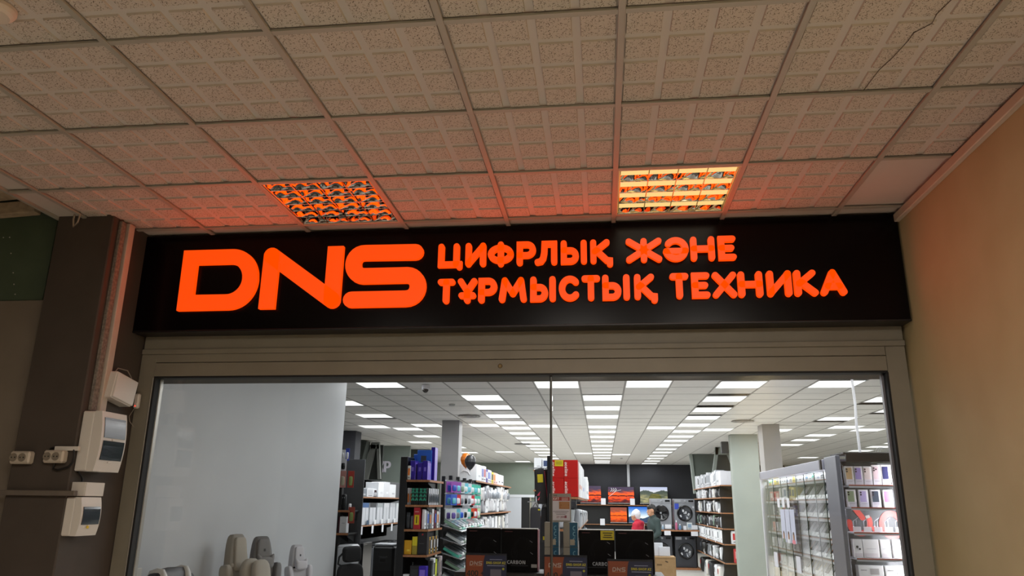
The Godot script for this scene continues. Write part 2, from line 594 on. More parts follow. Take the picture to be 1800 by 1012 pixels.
func build_left_column():
	var paint := painted("column paint", "3f372f", "473e36", 0.75, 0.9)
	struct("column_left", box(Vector3(0.345, 4.3, 0.525), 0.006), paint, Vector3(-2.9925, 2.15, -1.8375))
	# surface trunking down the column's right side: an old peeling length and a clean one
	solo("old_trunking", box(Vector3(0.022, 1.08, 0.042), 0.003), painted("peeling trunking", "5c544b", "8e8578", 0.8, 6.0, 0.03), Vector3(-2.809, 2.742, -1.645), "peeling grey cable trunking beside the clean trunking on the column's side", "trunking")
	solo("cable_trunking", box(Vector3(0.034, 1.09, 0.05), 0.003), painted("trunking", "b4a797", "c2b5a5", 0.6, 2.0), Vector3(-2.803, 2.742, -1.703), "clean pale cable trunking running from the ceiling down to the double breaker box", "trunking")
	breaker_box("double glazed breaker box with two dark hinged windows, below the trunking", Vector3(-2.82, 2.04, -1.70), 0.125, 0.31, 0.215, 2)
	breaker_box("small breaker box with one dark window and yellow tab, under the white junction box", Vector3(-2.82, 1.66, -1.655), 0.095, 0.19, 0.16, 1)
	var jb := thing("junction_box", "flat white junction box on top of the small breaker box", "junction box", Vector3(-2.82, 1.795, -1.675))
	part("box", box(Vector3(0.075, 0.07, 0.15), 0.002), mat("white abs", "cbc5bb", 0.45), jb, Vector3(0.0375, 0, 0))
	part("lid", box(Vector3(0.006, 0.068, 0.148), 0.002), mat("white abs", "cbc5bb", 0.45), jb, Vector3(0.078, 0, 0))
	var al := thing("alarm_panel", "white alarm panel box with a looped wire, between the trunking and shopfront frame", "alarm panel", Vector3(-2.82, 2.34, -1.80))
	part("case", box(Vector3(0.075, 0.15, 0.195), 0.006), mat("white abs", "cbc5bb", 0.45), al, Vector3(0.038, 0, 0), Vector3(-0.16, 0, 0))
	part("cover", box(Vector3(0.012, 0.14, 0.19), 0.004), mat("white abs", "cbc5bb", 0.45), al, Vector3(0.078, 0, 0), Vector3(-0.16, 0, 0))
	part("wire", tube([Vector3(0.03, 0.07, 0.06), Vector3(0.05, 0.11, 0.05), Vector3(0.055, 0.11, -0.03), Vector3(0.05, 0.075, -0.085)], 0.003), col("8d8578"), al)
	var sn := thing("door_sensor", "small white door sensor with a red light, on the frame beside the alarm panel", "sensor", Vector3(-2.79, 2.3, -2.0))
	part("case", box(Vector3(0.03, 0.085, 0.028), 0.008), mat("white abs", "cbc5bb", 0.45), sn)
	part("led", cushion(Vector3(0.006, 0.006, 0.006), 1.0, 10), glow("red led", "ff3020", 1.2), sn, Vector3(0.0, -0.03, 0.016))
	part("wire", tube([Vector3(-0.01, -0.04, 0), Vector3(-0.03, -0.09, 0.01), Vector3(-0.02, -0.12, 0.012), Vector3(0.01, -0.15, 0.012)], 0.002), col("8d8578"), sn)
	double_socket("white double wall socket at the left edge of the column", Vector3(-3.09, 1.949, -1.575))
	double_socket("white double wall socket with a black cable, beside the double breaker box", Vector3(-2.903, 1.955, -1.575))
	solo("small_trunking", box(Vector3(0.135, 0.022, 0.018), 0.002), mat("white abs", "cbc5bb", 0.45), Vector3(-2.854, 1.997, -1.566), "short white trunking from the second wall socket to the breaker box", "trunking")
	solo("grey_rail", box(Vector3(0.43, 0.026, 0.03), 0.003), painted("rail paint", "5d544a", "665c52", 0.7, 2.0), Vector3(-2.976, 1.773, -1.56), "horizontal brown-painted trunking across the front of the dark column", "trunking")
	var dk := col("0c0b0a", 0.5)
	solo("black_cable", tube([Vector3(-2.955, 1.985, -1.565), Vector3(-2.943, 1.999, -1.562), Vector3(-2.912, 2.004, -1.562), Vector3(-2.875, 2, -1.566)], 0.004), dk, Vector3.ZERO, "short black cable above the second wall socket", "cable")
	solo("black_cable", tube([Vector3(-2.91, 1.919, -1.565), Vector3(-2.911, 1.893, -1.56), Vector3(-2.881, 1.887, -1.56), Vector3(-2.824, 1.905, -1.56), Vector3(-2.805, 1.928, -1.558), Vector3(-2.802, 1.962, -1.558), Vector3(-2.812, 1.991, -1.56)], 0.005), dk, Vector3.ZERO, "black cable looping below the second wall socket to the breaker box", "cable")
	solo("black_cable", tube([Vector3(-2.812, 1.882, -1.62), Vector3(-2.81, 1.872, -1.632), Vector3(-2.81, 1.86, -1.65), Vector3(-2.81, 1.845, -1.66), Vector3(-2.81, 1.832, -1.66)], 0.005), dk, Vector3.ZERO, "black cables running down from the double breaker box to the junction box", "cable")

func breaker_box(label: String, at: Vector3, dep: float, h: float, w: float, windows: int):
	# mounted on the column's right side: the front looks along +x and is bowed like the moulded lid
	var abs_mat := mat("white abs", "cbc5bb", 0.45)
	var t := thing("breaker_box", label, "breaker box", at)
	part("back_box", box(Vector3(dep * 0.55, h, w), 0.006), abs_mat, t, Vector3(dep * 0.275, 0, 0))
	var st := begin()
	var bulge := func(v: float) -> float: return dep * (0.86 + 0.14 * (1.0 - v * v))
	var n := 12
	for i in n:
		var v0 := -1.0 + 2.0 * i / n
		var v1 := -1.0 + 2.0 * (i + 1) / n
		var a := Vector3(bulge.call(v0), v0 * h / 2, 0)
		var b := Vector3(bulge.call(v1), v1 * h / 2, 0)
		var k0 := Vector3(dep * 0.56, a.y, 0)
		var k1 := Vector3(dep * 0.56, b.y, 0)
		var z := Vector3(0, 0, w * 0.496)
		quad(st, a - z, b - z, b + z, a + z, Vector3.RIGHT)
		quad(st, k0 + z, k1 + z, b + z, a + z, Vector3.BACK)
		quad(st, k0 - z, k1 - z, b - z, a - z, Vector3.FORWARD)
	for s in [-1.0, 1.0]:
		var y: float = s * h / 2
		var x1: float = bulge.call(s)
		var z: float = w * 0.496
		quad(st, Vector3(dep * 0.56, y, -z), Vector3(dep * 0.56, y, z), Vector3(x1, y, z), Vector3(x1, y, -z), Vector3(0, s, 0))
	part("lid", st.commit(), abs_mat, t)
	var dark := mat("smoked window", "1b2530", 0.08)
	for k in windows:
		var lo := -0.42 if windows == 1 else (-0.62 if k == 0 else 0.12)
		var hi := 0.5 if windows == 1 else (0.02 if k == 0 else 0.8)
		var ws := begin()
		for i in 8:
			var v0: float = lerp(lo, hi, i / 8.0)
			var v1: float = lerp(lo, hi, (i + 1) / 8.0)
			var z0 := -w * 0.43
			var z1 := w * 0.40
			var a: float = bulge.call(v0) + 0.004
			var b: float = bulge.call(v1) + 0.004
			quad(ws, Vector3(a, v0 * h / 2, z0), Vector3(b, v1 * h / 2, z0), Vector3(b, v1 * h / 2, z1), Vector3(a, v0 * h / 2, z1), Vector3.RIGHT)
			quad(ws, Vector3(a - 0.004, v0 * h / 2, z1), Vector3(b - 0.004, v1 * h / 2, z1), Vector3(b, v1 * h / 2, z1), Vector3(a, v0 * h / 2, z1), Vector3.BACK)
		part("window", ws.commit(), dark if windows == 1 or k == 0 else mat("filmed window", "59626c", 0.22), t)
		part("latch", box(Vector3(0.006, 0.01, 0.03), 0.002), abs_mat, t, Vector3(bulge.call(lo - 0.06) + 0.002, (lo - 0.06) * h / 2, 0))
	if windows == 1:
		part("yellow_tab", box(Vector3(0.006, 0.014, 0.014), 0.002), col("d8b820"), t, Vector3(bulge.call(-0.55) + 0.004, -0.55 * h / 2, 0.012))

func double_socket(label: String, at: Vector3):
	var t := thing("double_socket", label, "socket", at)
	var st := begin()
	# wedge-shaped surface box, its face tipped down to the right
	add_box(st, Vector3(0, 0, 0.022), Vector3(0.112, 0.064, 0.044), 0.008)
	part("case", st.commit(), mat("socket plastic", "b3a897", 0.5), t)
	for s in [-1, 1]:
		var ring := lathe([Vector2(0.0, 0.0), Vector2(0.017, 0.0), Vector2(0.0175, 0.003), Vector2(0.0205, 0.003), Vector2(0.0215, 0.0)], 24)
		part("socket_well", ring, mat("socket well", "7c7263", 0.6), t, Vector3(s * 0.024 - 0.008, 0, 0.0445), Vector3(PI / 2, 0, 0))
		for d in [-1, 1]:
			part("pin_hole", box(Vector3(0.006, 0.006, 0.002), 0.0005), col("0e0c0a"), t, Vector3(s * 0.024 - 0.008 + d * 0.009, 0, 0.0462))

func build_shopfront():
	var alu := painted("frame paint", "767061", "7e7869", 0.5, 1.0)
	var f := struct_node("shopfront_frame")
	part("fascia_panel", box(Vector3(4.33, 0.2, 0.06), 0.002), alu, f, Vector3(-0.645, 2.71, -2.05))
	part("ledge_profile", box(Vector3(4.335, 0.03, 0.075), 0.003), alu, f, Vector3(-0.645, 2.595, -2.045))
	part("top_rail", box(Vector3(4.14, 0.05, 0.06), 0.002), alu, f, Vector3(-0.65, 2.556, -2.05))
	part("top_rail", box(Vector3(4.14, 0.079, 0.066), 0.002), alu, f, Vector3(-0.65, 2.488, -2.05))
	part("jamb", box(Vector3(0.096, 2.58, 0.06), 0.002), alu, f, Vector3(-2.768, 1.29, -2.05))
	part("jamb", box(Vector3(0.1, 2.58, 0.06), 0.002), alu, f, Vector3(1.472, 1.29, -2.05))
	var rub := col("060606", 0.7)
	part("gasket", box(Vector3(4.14, 0.011, 0.05), 0.001), rub, f, Vector3(-0.65, 2.444, -2.045))
	part("gasket", box(Vector3(0.011, 2.44, 0.05), 0.001), rub, f, Vector3(-2.714, 1.22, -2.045))
	part("gasket", box(Vector3(0.011, 2.44, 0.05), 0.001), rub, f, Vector3(1.418, 1.22, -2.045))
	var bright := mat("bright aluminium", "a8a59e", 0.3, 0.6)
	part("glazing_bead", box(Vector3(0.005, 2.44, 0.05), 0.001), bright, f, Vector3(-2.722, 1.22, -2.04))
	part("inner_frame", box(Vector3(0.008, 2.44, 0.03), 0.002), bright, f, Vector3(-2.706, 1.22, -2.085))
	part("inner_frame", box(Vector3(0.014, 2.44, 0.03), 0.002), mat("inner aluminium", "77757a", 0.4, 0.3), f, Vector3(1.409, 1.22, -2.085))
	part("bulkhead", box(Vector3(8.6, 1.95, 0.2), 0.0), mat("slab"), f, Vector3(-1.6, 3.42, -2.19))
	part("bulkhead", box(Vector3(3.3, 4.4, 0.2), 0.0), mat("slab"), f, Vector3(-4.65, 2.2, -2.19))
	part("rail_lock", lathe([Vector2(0, 0.006), Vector2(0.008, 0.006), Vector2(0.012, 0.004), Vector2(0.013, 0.0)], 16), mat("brass", "6b5a3c", 0.4, 0.7), f, Vector3(-0.651, 2.491, -2.017), Vector3(PI / 2, 0, 0))
	struct("window_3", box(Vector3(2.342, 2.44, 0.008), 0.0), glass("shop pane", "0c0f0f", 0.02), Vector3(-1.541, 1.22, -2.06))
	struct("window_4", box(Vector3(1.776, 2.44, 0.008), 0.0), glass("shop pane", "0c0f0f", 0.02), Vector3(0.528, 1.22, -2.06))
	var gb := struct_node("trim_2")
	part("glazing_bar", box(Vector3(0.009, 2.44, 0.014), 0.001), mat("bar grey", "4c4a44", 0.35, 0.3), gb, Vector3(-0.3655, 1.22, -2.055))
	part("glazing_bar", box(Vector3(0.004, 2.44, 0.016), 0.001), col("080808"), gb, Vector3(-0.372, 1.22, -2.055))

func sign_black() -> StandardMaterial3D:
	var m := mat("black acrylic", "060405", 0.24)
	m.metallic_specular = 0.28
	return m

func build_sign():
	var t := thing("shop_sign", "long black lightbox fascia carrying glowing orange letters above the shopfront", "sign", Vector3(-0.6665, 2.99, -1.96))
	part("lightbox", box(Vector3(4.387, 0.6, 0.12), 0.006), sign_black(), t)
	part("edge_profile", box(Vector3(4.39, 0.012, 0.124), 0.003), mat("black profile", "0d0a0a", 0.4), t, Vector3(0, -0.2965, 0))
	var org := glow("orange acrylic", "ff4600", 0.37)
	var base := Vector3(0.6665, -2.99, 1.96)
	var z0 := -1.898
	var z1 := -1.87
	# the three large letters
	var st := begin()
	var outer := bez([Vector2(-2.55, 3.18), Vector2(-2.24, 3.18)], [Vector2(-2.24, 3.18), Vector2(-2.15, 3.178), Vector2(-2.082, 3.11), Vector2(-2.071, 3.011)], [Vector2(-2.071, 3.011), Vector2(-2.059, 2.905), Vector2(-2.129, 2.81), Vector2(-2.236, 2.81)], [Vector2(-2.236, 2.81), Vector2(-2.546, 2.809)])
	var inner := bez([Vector2(-2.458, 3.09), Vector2(-2.246, 3.09)], [Vector2(-2.246, 3.09), Vector2(-2.204, 3.089), Vector2(-2.169, 3.054), Vector2(-2.164, 3.007)], [Vector2(-2.164, 3.007), Vector2(-2.157, 2.951), Vector2(-2.198, 2.902), Vector2(-2.253, 2.902)], [Vector2(-2.253, 2.902), Vector2(-2.456, 2.903)])
	for i in outer.size():
		var k := (i + 1) % outer.size()
		var o0 := Vector3(outer[i].x, outer[i].y, 0)
		var o1 := Vector3(outer[k].x, outer[k].y, 0)
		var i0 := Vector3(inner[i].x, inner[i].y, 0)
		var i1 := Vector3(inner[k].x, inner[k].y, 0)
		var f := Vector3(0, 0, z1)
		var b := Vector3(0, 0, z0)
		quad(st, o0 + f, o1 + f, i1 + f, i0 + f, Vector3.BACK)
		var d := o1 - o0
		quad(st, o0 + b, o1 + b, o1 + f, o0 + f, Vector3(-d.y, d.x, 0) if i != outer.size() - 1 else Vector3.LEFT)
		quad(st, i0 + b, i1 + b, i1 + f, i0 + f, Vector3(d.y, -d.x, 0))
	part("letter", st.commit(), org, t, base)
	var w := 0.095
	st = begin()
	var n := [Vector2(-1.998, 2.811), Vector2(-1.998, 3.134), Vector2(-1.611, 2.857), Vector2(-1.611, 3.181)]
	add_stroke(st, [n[0], n[1]], w, z0, z1, false, true)
	add_stroke(st, [n[1], n[2]], w * 1.02, z0, z1)
	add_stroke(st, [n[2], n[3]], w, z0, z1, true, false)
	part("letter", st.commit(), org, t, base)
	st = begin()
	var s := bez([Vector2(-1.134, 3.133), Vector2(-1.433, 3.136)], [Vector2(-1.433, 3.136), Vector2(-1.523, 3.138), Vector2(-1.518, 3), Vector2(-1.432, 2.995)], [Vector2(-1.432, 2.995), Vector2(-1.176, 2.995)], [Vector2(-1.176, 2.995), Vector2(-1.09, 2.99), Vector2(-1.087, 2.857), Vector2(-1.18, 2.856)])
	s.append_array([Vector2(-1.18, 2.856), Vector2(-1.497, 2.856)])
	add_stroke(st, s, w * 0.98, z0, z1)
	part("letter", st.commit(), org, t, base)
	# the two lines of lettering
	var line1 := [["Ц", -0.999, -0.859, 3.034, 3.176], ["И", -0.841, -0.723, 3.035, 3.176], ["Ф", -0.712, -0.565, 3.035, 3.176], ["Р", -0.548, -0.439, 3.035, 3.176], ["Л", -0.446, -0.319, 3.035, 3.176], ["Ы", -0.299, -0.153, 3.036, 3.176], ["Қ", -0.134, -0.009, 3.036, 3.176], ["Ж", 0.063, 0.26, 3.036, 3.176], ["Ә", 0.266, 0.405, 3.037, 3.176], ["Н", 0.415, 0.545, 3.037, 3.176], ["Е", 0.564, 0.659, 3.037, 3.176]]
	var line2 := [["Т", -0.995, -0.896, 2.821, 2.965], ["Ұ", -0.88, -0.769, 2.821, 2.966], ["Р", -0.762, -0.656, 2.821, 2.966], ["М", -0.648, -0.487, 2.822, 2.966], ["Ы", -0.47, -0.328, 2.822, 2.967], ["С", -0.311, -0.196, 2.823, 2.967], ["Т", -0.185, -0.083, 2.823, 2.967], ["Ы", -0.072, 0.078, 2.823, 2.968], ["Қ", 0.102, 0.227, 2.824, 2.968], ["Т", 0.294, 0.395, 2.824, 2.968], ["Е", 0.41, 0.507, 2.825, 2.969], ["Х", 0.52, 0.648, 2.825, 2.969], ["Н", 0.655, 0.784, 2.825, 2.969], ["И", 0.806, 0.934, 2.826, 2.97], ["К", 0.947, 1.068, 2.826, 2.97], ["А", 1.081, 1.214, 2.827, 2.97]]
	for c in line1 + line2:
		part("letter", letter_mesh(c[0], c[1], c[2], c[3], c[4], z0 + 0.004, z1 + 0.004), org, t, base)
	# the light that the letters throw on the ceiling
	area_light("sign_light", Vector3(-1.87, 2.98, -1.84), Vector3(0, PI, 0), Vector2(1.35, 0.34), "ff4600", 0.12)
	area_light("sign_light", Vector3(-0.05, 3.1, -1.84), Vector3(0, PI, 0), Vector2(1.65, 0.14), "ff4600", 0.07)
	area_light("sign_light", Vector3(0.2, 2.9, -1.84), Vector3(0, PI, 0), Vector2(2.2, 0.14), "ff4600", 0.085)

# joins runs of two points (straight) and four points (cubic curves) into one polyline
func bez(r0: Array, r1: Array, r2: Array, r3: Array) -> Array:
	var out := []
	for r in [r0, r1, r2, r3]:
		if r.size() == 2:
			out.append_array(r)
		else:
			for k in range(1, 14):
				var a: Vector2 = r[0]
				out.append(a.bezier_interpolate(r[1], r[2], r[3], k / 14.0))
	return out

func arc(cx: float, cy: float, rx: float, ry: float, a0: float, a1: float, n := 12) -> Array:
	var o := []
	for k in n + 1:
		var a := deg_to_rad(lerpf(a0, a1, k / float(n)))
		o.append(Vector2(cx + rx * cos(a), cy + ry * sin(a)))
	return o

func letter_strokes(c: String) -> Array:
	match c:
		"Ц": return [[Vector2(0, 1), Vector2(0, 0), Vector2(0.84, 0)], [Vector2(0.84, 1), Vector2(0.84, 0)], [Vector2(0.84, 0), Vector2(1, 0), Vector2(1, -0.14)]]
		"И": return [[Vector2(0, 0), Vector2(0, 1)], [Vector2(1, 0), Vector2(1, 1)], [Vector2(0, 0.02), Vector2(1, 0.98)]]
		"Ф": return [[Vector2(0.5, -0.03), Vector2(0.5, 1.03)], arc(0.5, 0.5, 0.5, 0.36, 0, 360, 24)]
		"Р": return [[Vector2(0, 0), Vector2(0, 1), Vector2(0.5, 1)] + arc(0.55, 0.7, 0.45, 0.3, 84, -84) + [Vector2(0.5, 0.4), Vector2(0, 0.4)]]
		"Л": return [[Vector2(1, 0), Vector2(1, 1), Vector2(0.42, 1), Vector2(0.4, 0.5), Vector2(0.33, 0.2), Vector2(0.2, 0.04), Vector2(0.0, 0.0)]]
		"Ы": return [[Vector2(0, 1), Vector2(0, 0), Vector2(0.3, 0)] + arc(0.33, 0.3, 0.27, 0.3, -84, 84) + [Vector2(0.3, 0.6), Vector2(0, 0.6)], [Vector2(1, 0), Vector2(1, 1)]]
		"Қ": return [[Vector2(0, 0), Vector2(0, 1)], [Vector2(0.82, 1), Vector2(0.08, 0.48)], [Vector2(0.2, 0.55), Vector2(0.82, 0.0), Vector2(1, -0.02), Vector2(1, -0.2)]]
		"К": return [[Vector2(0, 0), Vector2(0, 1)], [Vector2(0.92, 1), Vector2(0.08, 0.46)], [Vector2(0.22, 0.54), Vector2(1, 0.0)]]
		"Ж": return [[Vector2(0.5, 0), Vector2(0.5, 1)], [Vector2(0, 1), Vector2(1, 0)], [Vector2(0, 0), Vector2(1, 1)]]
		"Ә": return [arc(0.5, 0.5, 0.5, 0.5, 140, -165, 26) + [Vector2(0.0, 0.4)], [Vector2(0.0, 0.4), Vector2(1, 0.4)]]
		"Н": return [[Vector2(0, 0), Vector2(0, 1)], [Vector2(1, 0), Vector2(1, 1)], [Vector2(0, 0.5), Vector2(1, 0.5)]]
		"Е": return [[Vector2(1, 1), Vector2(0, 1), Vector2(0, 0), Vector2(1, 0)], [Vector2(0, 0.5), Vector2(0.85, 0.5)]]
		"Т": return [[Vector2(0, 1), Vector2(1, 1)], [Vector2(0.5, 1), Vector2(0.5, 0)]]
		"Ұ": return [[Vector2(0, 1), Vector2(0.5, 0.46), Vector2(1, 1)], [Vector2(0.5, 0.46), Vector2(0.5, 0)], [Vector2(0.08, 0.25), Vector2(0.92, 0.25)]]
		"М": return [[Vector2(0.02, 0), Vector2(0.14, 1)], [Vector2(0.14, 1), Vector2(0.5, 0.3)], [Vector2(0.5, 0.3), Vector2(0.86, 1)], [Vector2(0.86, 1), Vector2(0.98, 0)]]
		"С": return [arc(0.55, 0.5, 0.55, 0.5, 42, 318, 24)]
		"Х": return [[Vector2(0, 1), Vector2(1, 0)], [Vector2(0, 0), Vector2(1, 1)]]
		"А": return [[Vector2(0, 0), Vector2(0.5, 1)], [Vector2(0.5, 1), Vector2(1, 0)], [Vector2(0.2, 0.3), Vector2(0.8, 0.3)]]
	return []

func letter_mesh(c: String, x0: float, x1: float, y0: float, y1: float, z0: float, z1: float) -> ArrayMesh:
	var w := (y1 - y0) * 0.245
	var st := begin()
	for s in letter_strokes(c):
		var q := []
		for v in s:
			q.append(Vector2(lerpf(x0 + w / 2, x1 - w / 2, v.x), lerpf(y0 + w / 2, y1 - w / 2, v.y)))
		add_stroke(st, q, w, z0, z1)
	return st.commit()

# ------------------------------------------------------------------ the shop

func build_shop_shell():
	struct("floor", box(Vector3(22.0, 0.2, 27.4), 0.0), painted("shop floor", "cfccc4", "dad7cf", 0.3, 0.8), Vector3(-0.5, -0.1, -15.9))
	var dark := painted("charcoal paint", "23242a", "292a31", 0.7, 0.4)
	var sage := painted("sage paint", "7d877b", "858f83", 0.7, 0.4)
	struct("wall_far", box(Vector3(9.0, 3.4, 0.2), 0.0), dark, Vector3(3.0, 1.7, -28.95))
	struct("wall_far_sage", box(Vector3(8.6, 3.4, 0.2), 0.0), sage, Vector3(-5.8, 1.7, -28.2))
	struct("wall_far_right", box(Vector3(4.0, 3.4, 0.2), 0.0), sage, Vector3(9.0, 1.7, -28.9))
	struct("wall_side_left", box(Vector3(0.2, 3.4, 27.0), 0.0), mat("grey green paint", "5d645e", 0.75), Vector3(-10.1, 1.7, -15.6))
	struct("wall_side_right", box(Vector3(0.2, 3.4, 27.0), 0.0), sage, Vector3(9.4, 1.7, -15.6))
	struct("wall_front_right", box(Vector3(7.9, 3.4, 0.2), 0.0), sage, Vector3(5.56, 1.7, -2.35))
	struct("wall_front_left", box(Vector3(6.8, 3.4, 0.2), 0.0), sage, Vector3(-6.6, 1.7, -2.4))
	# the plain partition left of the entrance
	struct("wall_partition", box(Vector3(0.14, 3.3, 4.82), 0.004), painted("partition paint", "b6b9bc", "bcbfc2", 0.55, 0.3), Vector3(-3.385, 1.65, -4.725))
	struct("plenum_slab", box(Vector3(22.0, 0.2, 27.4), 0.0), mat("slab"), Vector3(-0.5, 3.75, -15.9))
	# suspended ceiling
	var tile := painted("shop tile", "dcdad7", "e3e1de", 0.85, 1.0)
	var bar := mat("shop tee", "8d8b89", 0.6)
	var c := struct_node("ceiling")
	var lit := {}
	for q in panel_places():
		lit["%d %d" % [q[0], roundi((-9.22 - q[1]) / 0.65)]] = q[1] > -12.2
	var rest := begin()
	var n := 0
	for r in range(-10, 31):
		for k in range(-16, 16):
			if lit.get("%d %d" % [k, r], false):
				continue
			var at := Vector3(0.24 + 0.605 * (k + 0.5), CEIL + 0.012, -9.22 - 0.65 * r)
			if at.z < -28.9:
				continue
			var seen := at.z > -14.2 and at.z < -4.6 and at.x > -0.1 + (at.z - 2.1) * 0.36 and at.x < -0.1 - (at.z - 2.1) * 0.42
			if seen and n < 290:
				n += 1
				part("ceiling_tile", box(Vector3(0.585, 0.018, 0.63), 0.003), tile, c, at + Vector3(0, ((k * 5 + r * 3 + 99) % 4) * 0.001, 0))
			else:
				add_box(rest, at, Vector3(0.585, 0.018, 0.63), 0.0)
	var o := part("far_tiles", rest.commit(), tile, c)
	o.set_meta("kind", "stuff")
	for k in range(-15, 16):
		part("tee_bar", box(Vector3(0.022, 0.012, 26.6), 0.001), bar, c, Vector3(0.24 + 0.605 * k, CEIL + 0.008, -15.6))
	for r in range(-9, 31):
		part("cross_tee", box(Vector3(19.0, 0.01, 0.016), 0.001), bar, c, Vector3(-0.5, CEIL + 0.008, -9.22 - 0.65 * (r - 0.5)))
	# columns
	var grey := painted("column grey", "8a898a", "918f90", 0.6, 0.5)
	struct("column_1", box(Vector3(0.34, 3.3, 0.34), 0.004), grey, Vector3(-3.0, 1.65, -12.57))
	struct("column_2", box(Vector3(0.33, 3.3, 0.42), 0.004), grey, Vector3(3.2, 1.65, -13.35))
	struct("column_3", box(Vector3(0.58, 3.3, 0.3), 0.004), painted("sage column", "8b938d", "929a94", 0.65, 0.4), Vector3(3.08, 1.65, -15.5))

func panel_places() -> Array:
	return [[-6, -7.81], [-2, -7.93], [0, -7.93], [2, -8.03], [4, -8.03], [-1, -9.25], [-1, -10.52], [-1, -11.78], [-1, -13.67], [-1, -14.77], [-1, -16.05], [-1, -17.4], [-1, -18.9], [-1, -20.26], [-1, -21.64], [-1, -23.08], [-1, -24.53], [-1, -26.47], [-1, -27.7], [-4, -9.19], [-4, -10.37], [-4, -11.68], [-4, -12.84], [-4, -13.91], [-4, -15.17], [-4, -16.5], [-4, -17.77], [-4, -19.03], [-4, -20.26], [-4, -21.77], [-4, -23.2], [-4, -24.97], [-4, -26.88], [2, -9.43], [2, -10.77], [2, -11.98], [2, -13.29], [2, -14.65], [2, -15.94], [2, -17.15], [2, -18.56], [2, -20.09], [2, -21.51], [2, -23.13], [2, -24.62], [2, -26.3], [2, -27.98], [-5, -13.34], [-3, -13.51], [-7, -13.35], [-8, -11.6], [-8, -9.77], [-9, -13.65], [-8, -14.15], [-8, -15.98], [-9, -17.83], [-8, -19.67], [-8, -21.95], [-9, -23.56], [-6, -21.58], [-6, -27.13], [-2, -22.11], [0, -22.64], [1, -13.84], [3, -14.26], [5, -14.38], [7, -15.55], [7, -16.86], [7, -18.4], [7, -13.71], [8, -14.28], [6, -12.16], [7, -10.9], [6, -9.56], [11, -17.62], [11, -18.94], [11, -20.48], [10, -23.75], [-1, -6], [2, -6], [4, -6], [-1, -4.7], [2, -4.7], [4, -4.7]]  # last entries: panels out of view, placed to light the front goods

func ordinal(i: int) -> String:
	var names := ["first", "second", "third", "fourth", "fifth", "sixth", "seventh", "eighth", "ninth", "tenth", "eleventh", "twelfth", "thirteenth", "fourteenth", "fifteenth", "sixteenth", "seventeenth", "eighteenth", "nineteenth", "twentieth"]
	return names[i] if i < names.size() else "%dth" % (i + 1)

func build_shop_lights():
	var white := mat("panel frame", "d6d6d6", 0.5)
	var lamp := glow("led panel", "f4f7f2", 0.6)
	var lanes := {}
	var where := {-9: "far left", -8: "second from far left", -7: "third from far left", -6: "beside the grey partition", -5: "left of the long left", -4: "long left", -3: "right of the long left", -2: "left of the long middle", -1: "long middle", 0: "right of the long middle", 1: "left of the long right", 2: "long right", 3: "right of the long right", 4: "over the tall phone cabinet", 5: "beside the right grey column", 6: "right of the grey column", 7: "second right of the grey column", 8: "third right of the grey column", 10: "far right", 11: "outermost right"}
	for q in panel_places():
		var k: int = q[0]
		var i: int = lanes.get(k, 0)
		lanes[k] = i + 1
		var at := Vector3(0.24 + 0.605 * (k + 0.5), CEIL + 0.004, q[1])
		var t := thing("led_panel", "LED ceiling panel, %s from the shopfront, %s row" % [ordinal(i), where.get(k, "outer")], "ceiling light", at, 0.0, "LED panels in the shop ceiling")
		var st := begin()
		for s in [-1, 1]:
			add_box(st, Vector3(s * 0.29, 0, 0), Vector3(0.012, 0.014, 0.62), 0.001)
			add_box(st, Vector3(0, 0, s * 0.304), Vector3(0.568, 0.014, 0.012), 0.001)
		if not meshes.has("panel frame"):
			meshes["panel frame"] = st.commit()
		part("frame", meshes["panel frame"], white, t)
		part("diffuser", box(Vector3(0.57, 0.008, 0.6), 0.001), lamp, t)
		area_light("panel_light", at + Vector3(0, -0.012, 0), Vector3(-PI / 2, 0, 0), Vector2(0.56, 0.58), "f2f6f8", 0.56)

# ------------------------------------------------------------------ goods

const GREYS := ["d9dadf", "c4c6cc", "eceef2", "a9adb4", "e4e2dd"]
const DARKS := ["1c1e22", "2b2e33", "3a3d42", "15171a"]

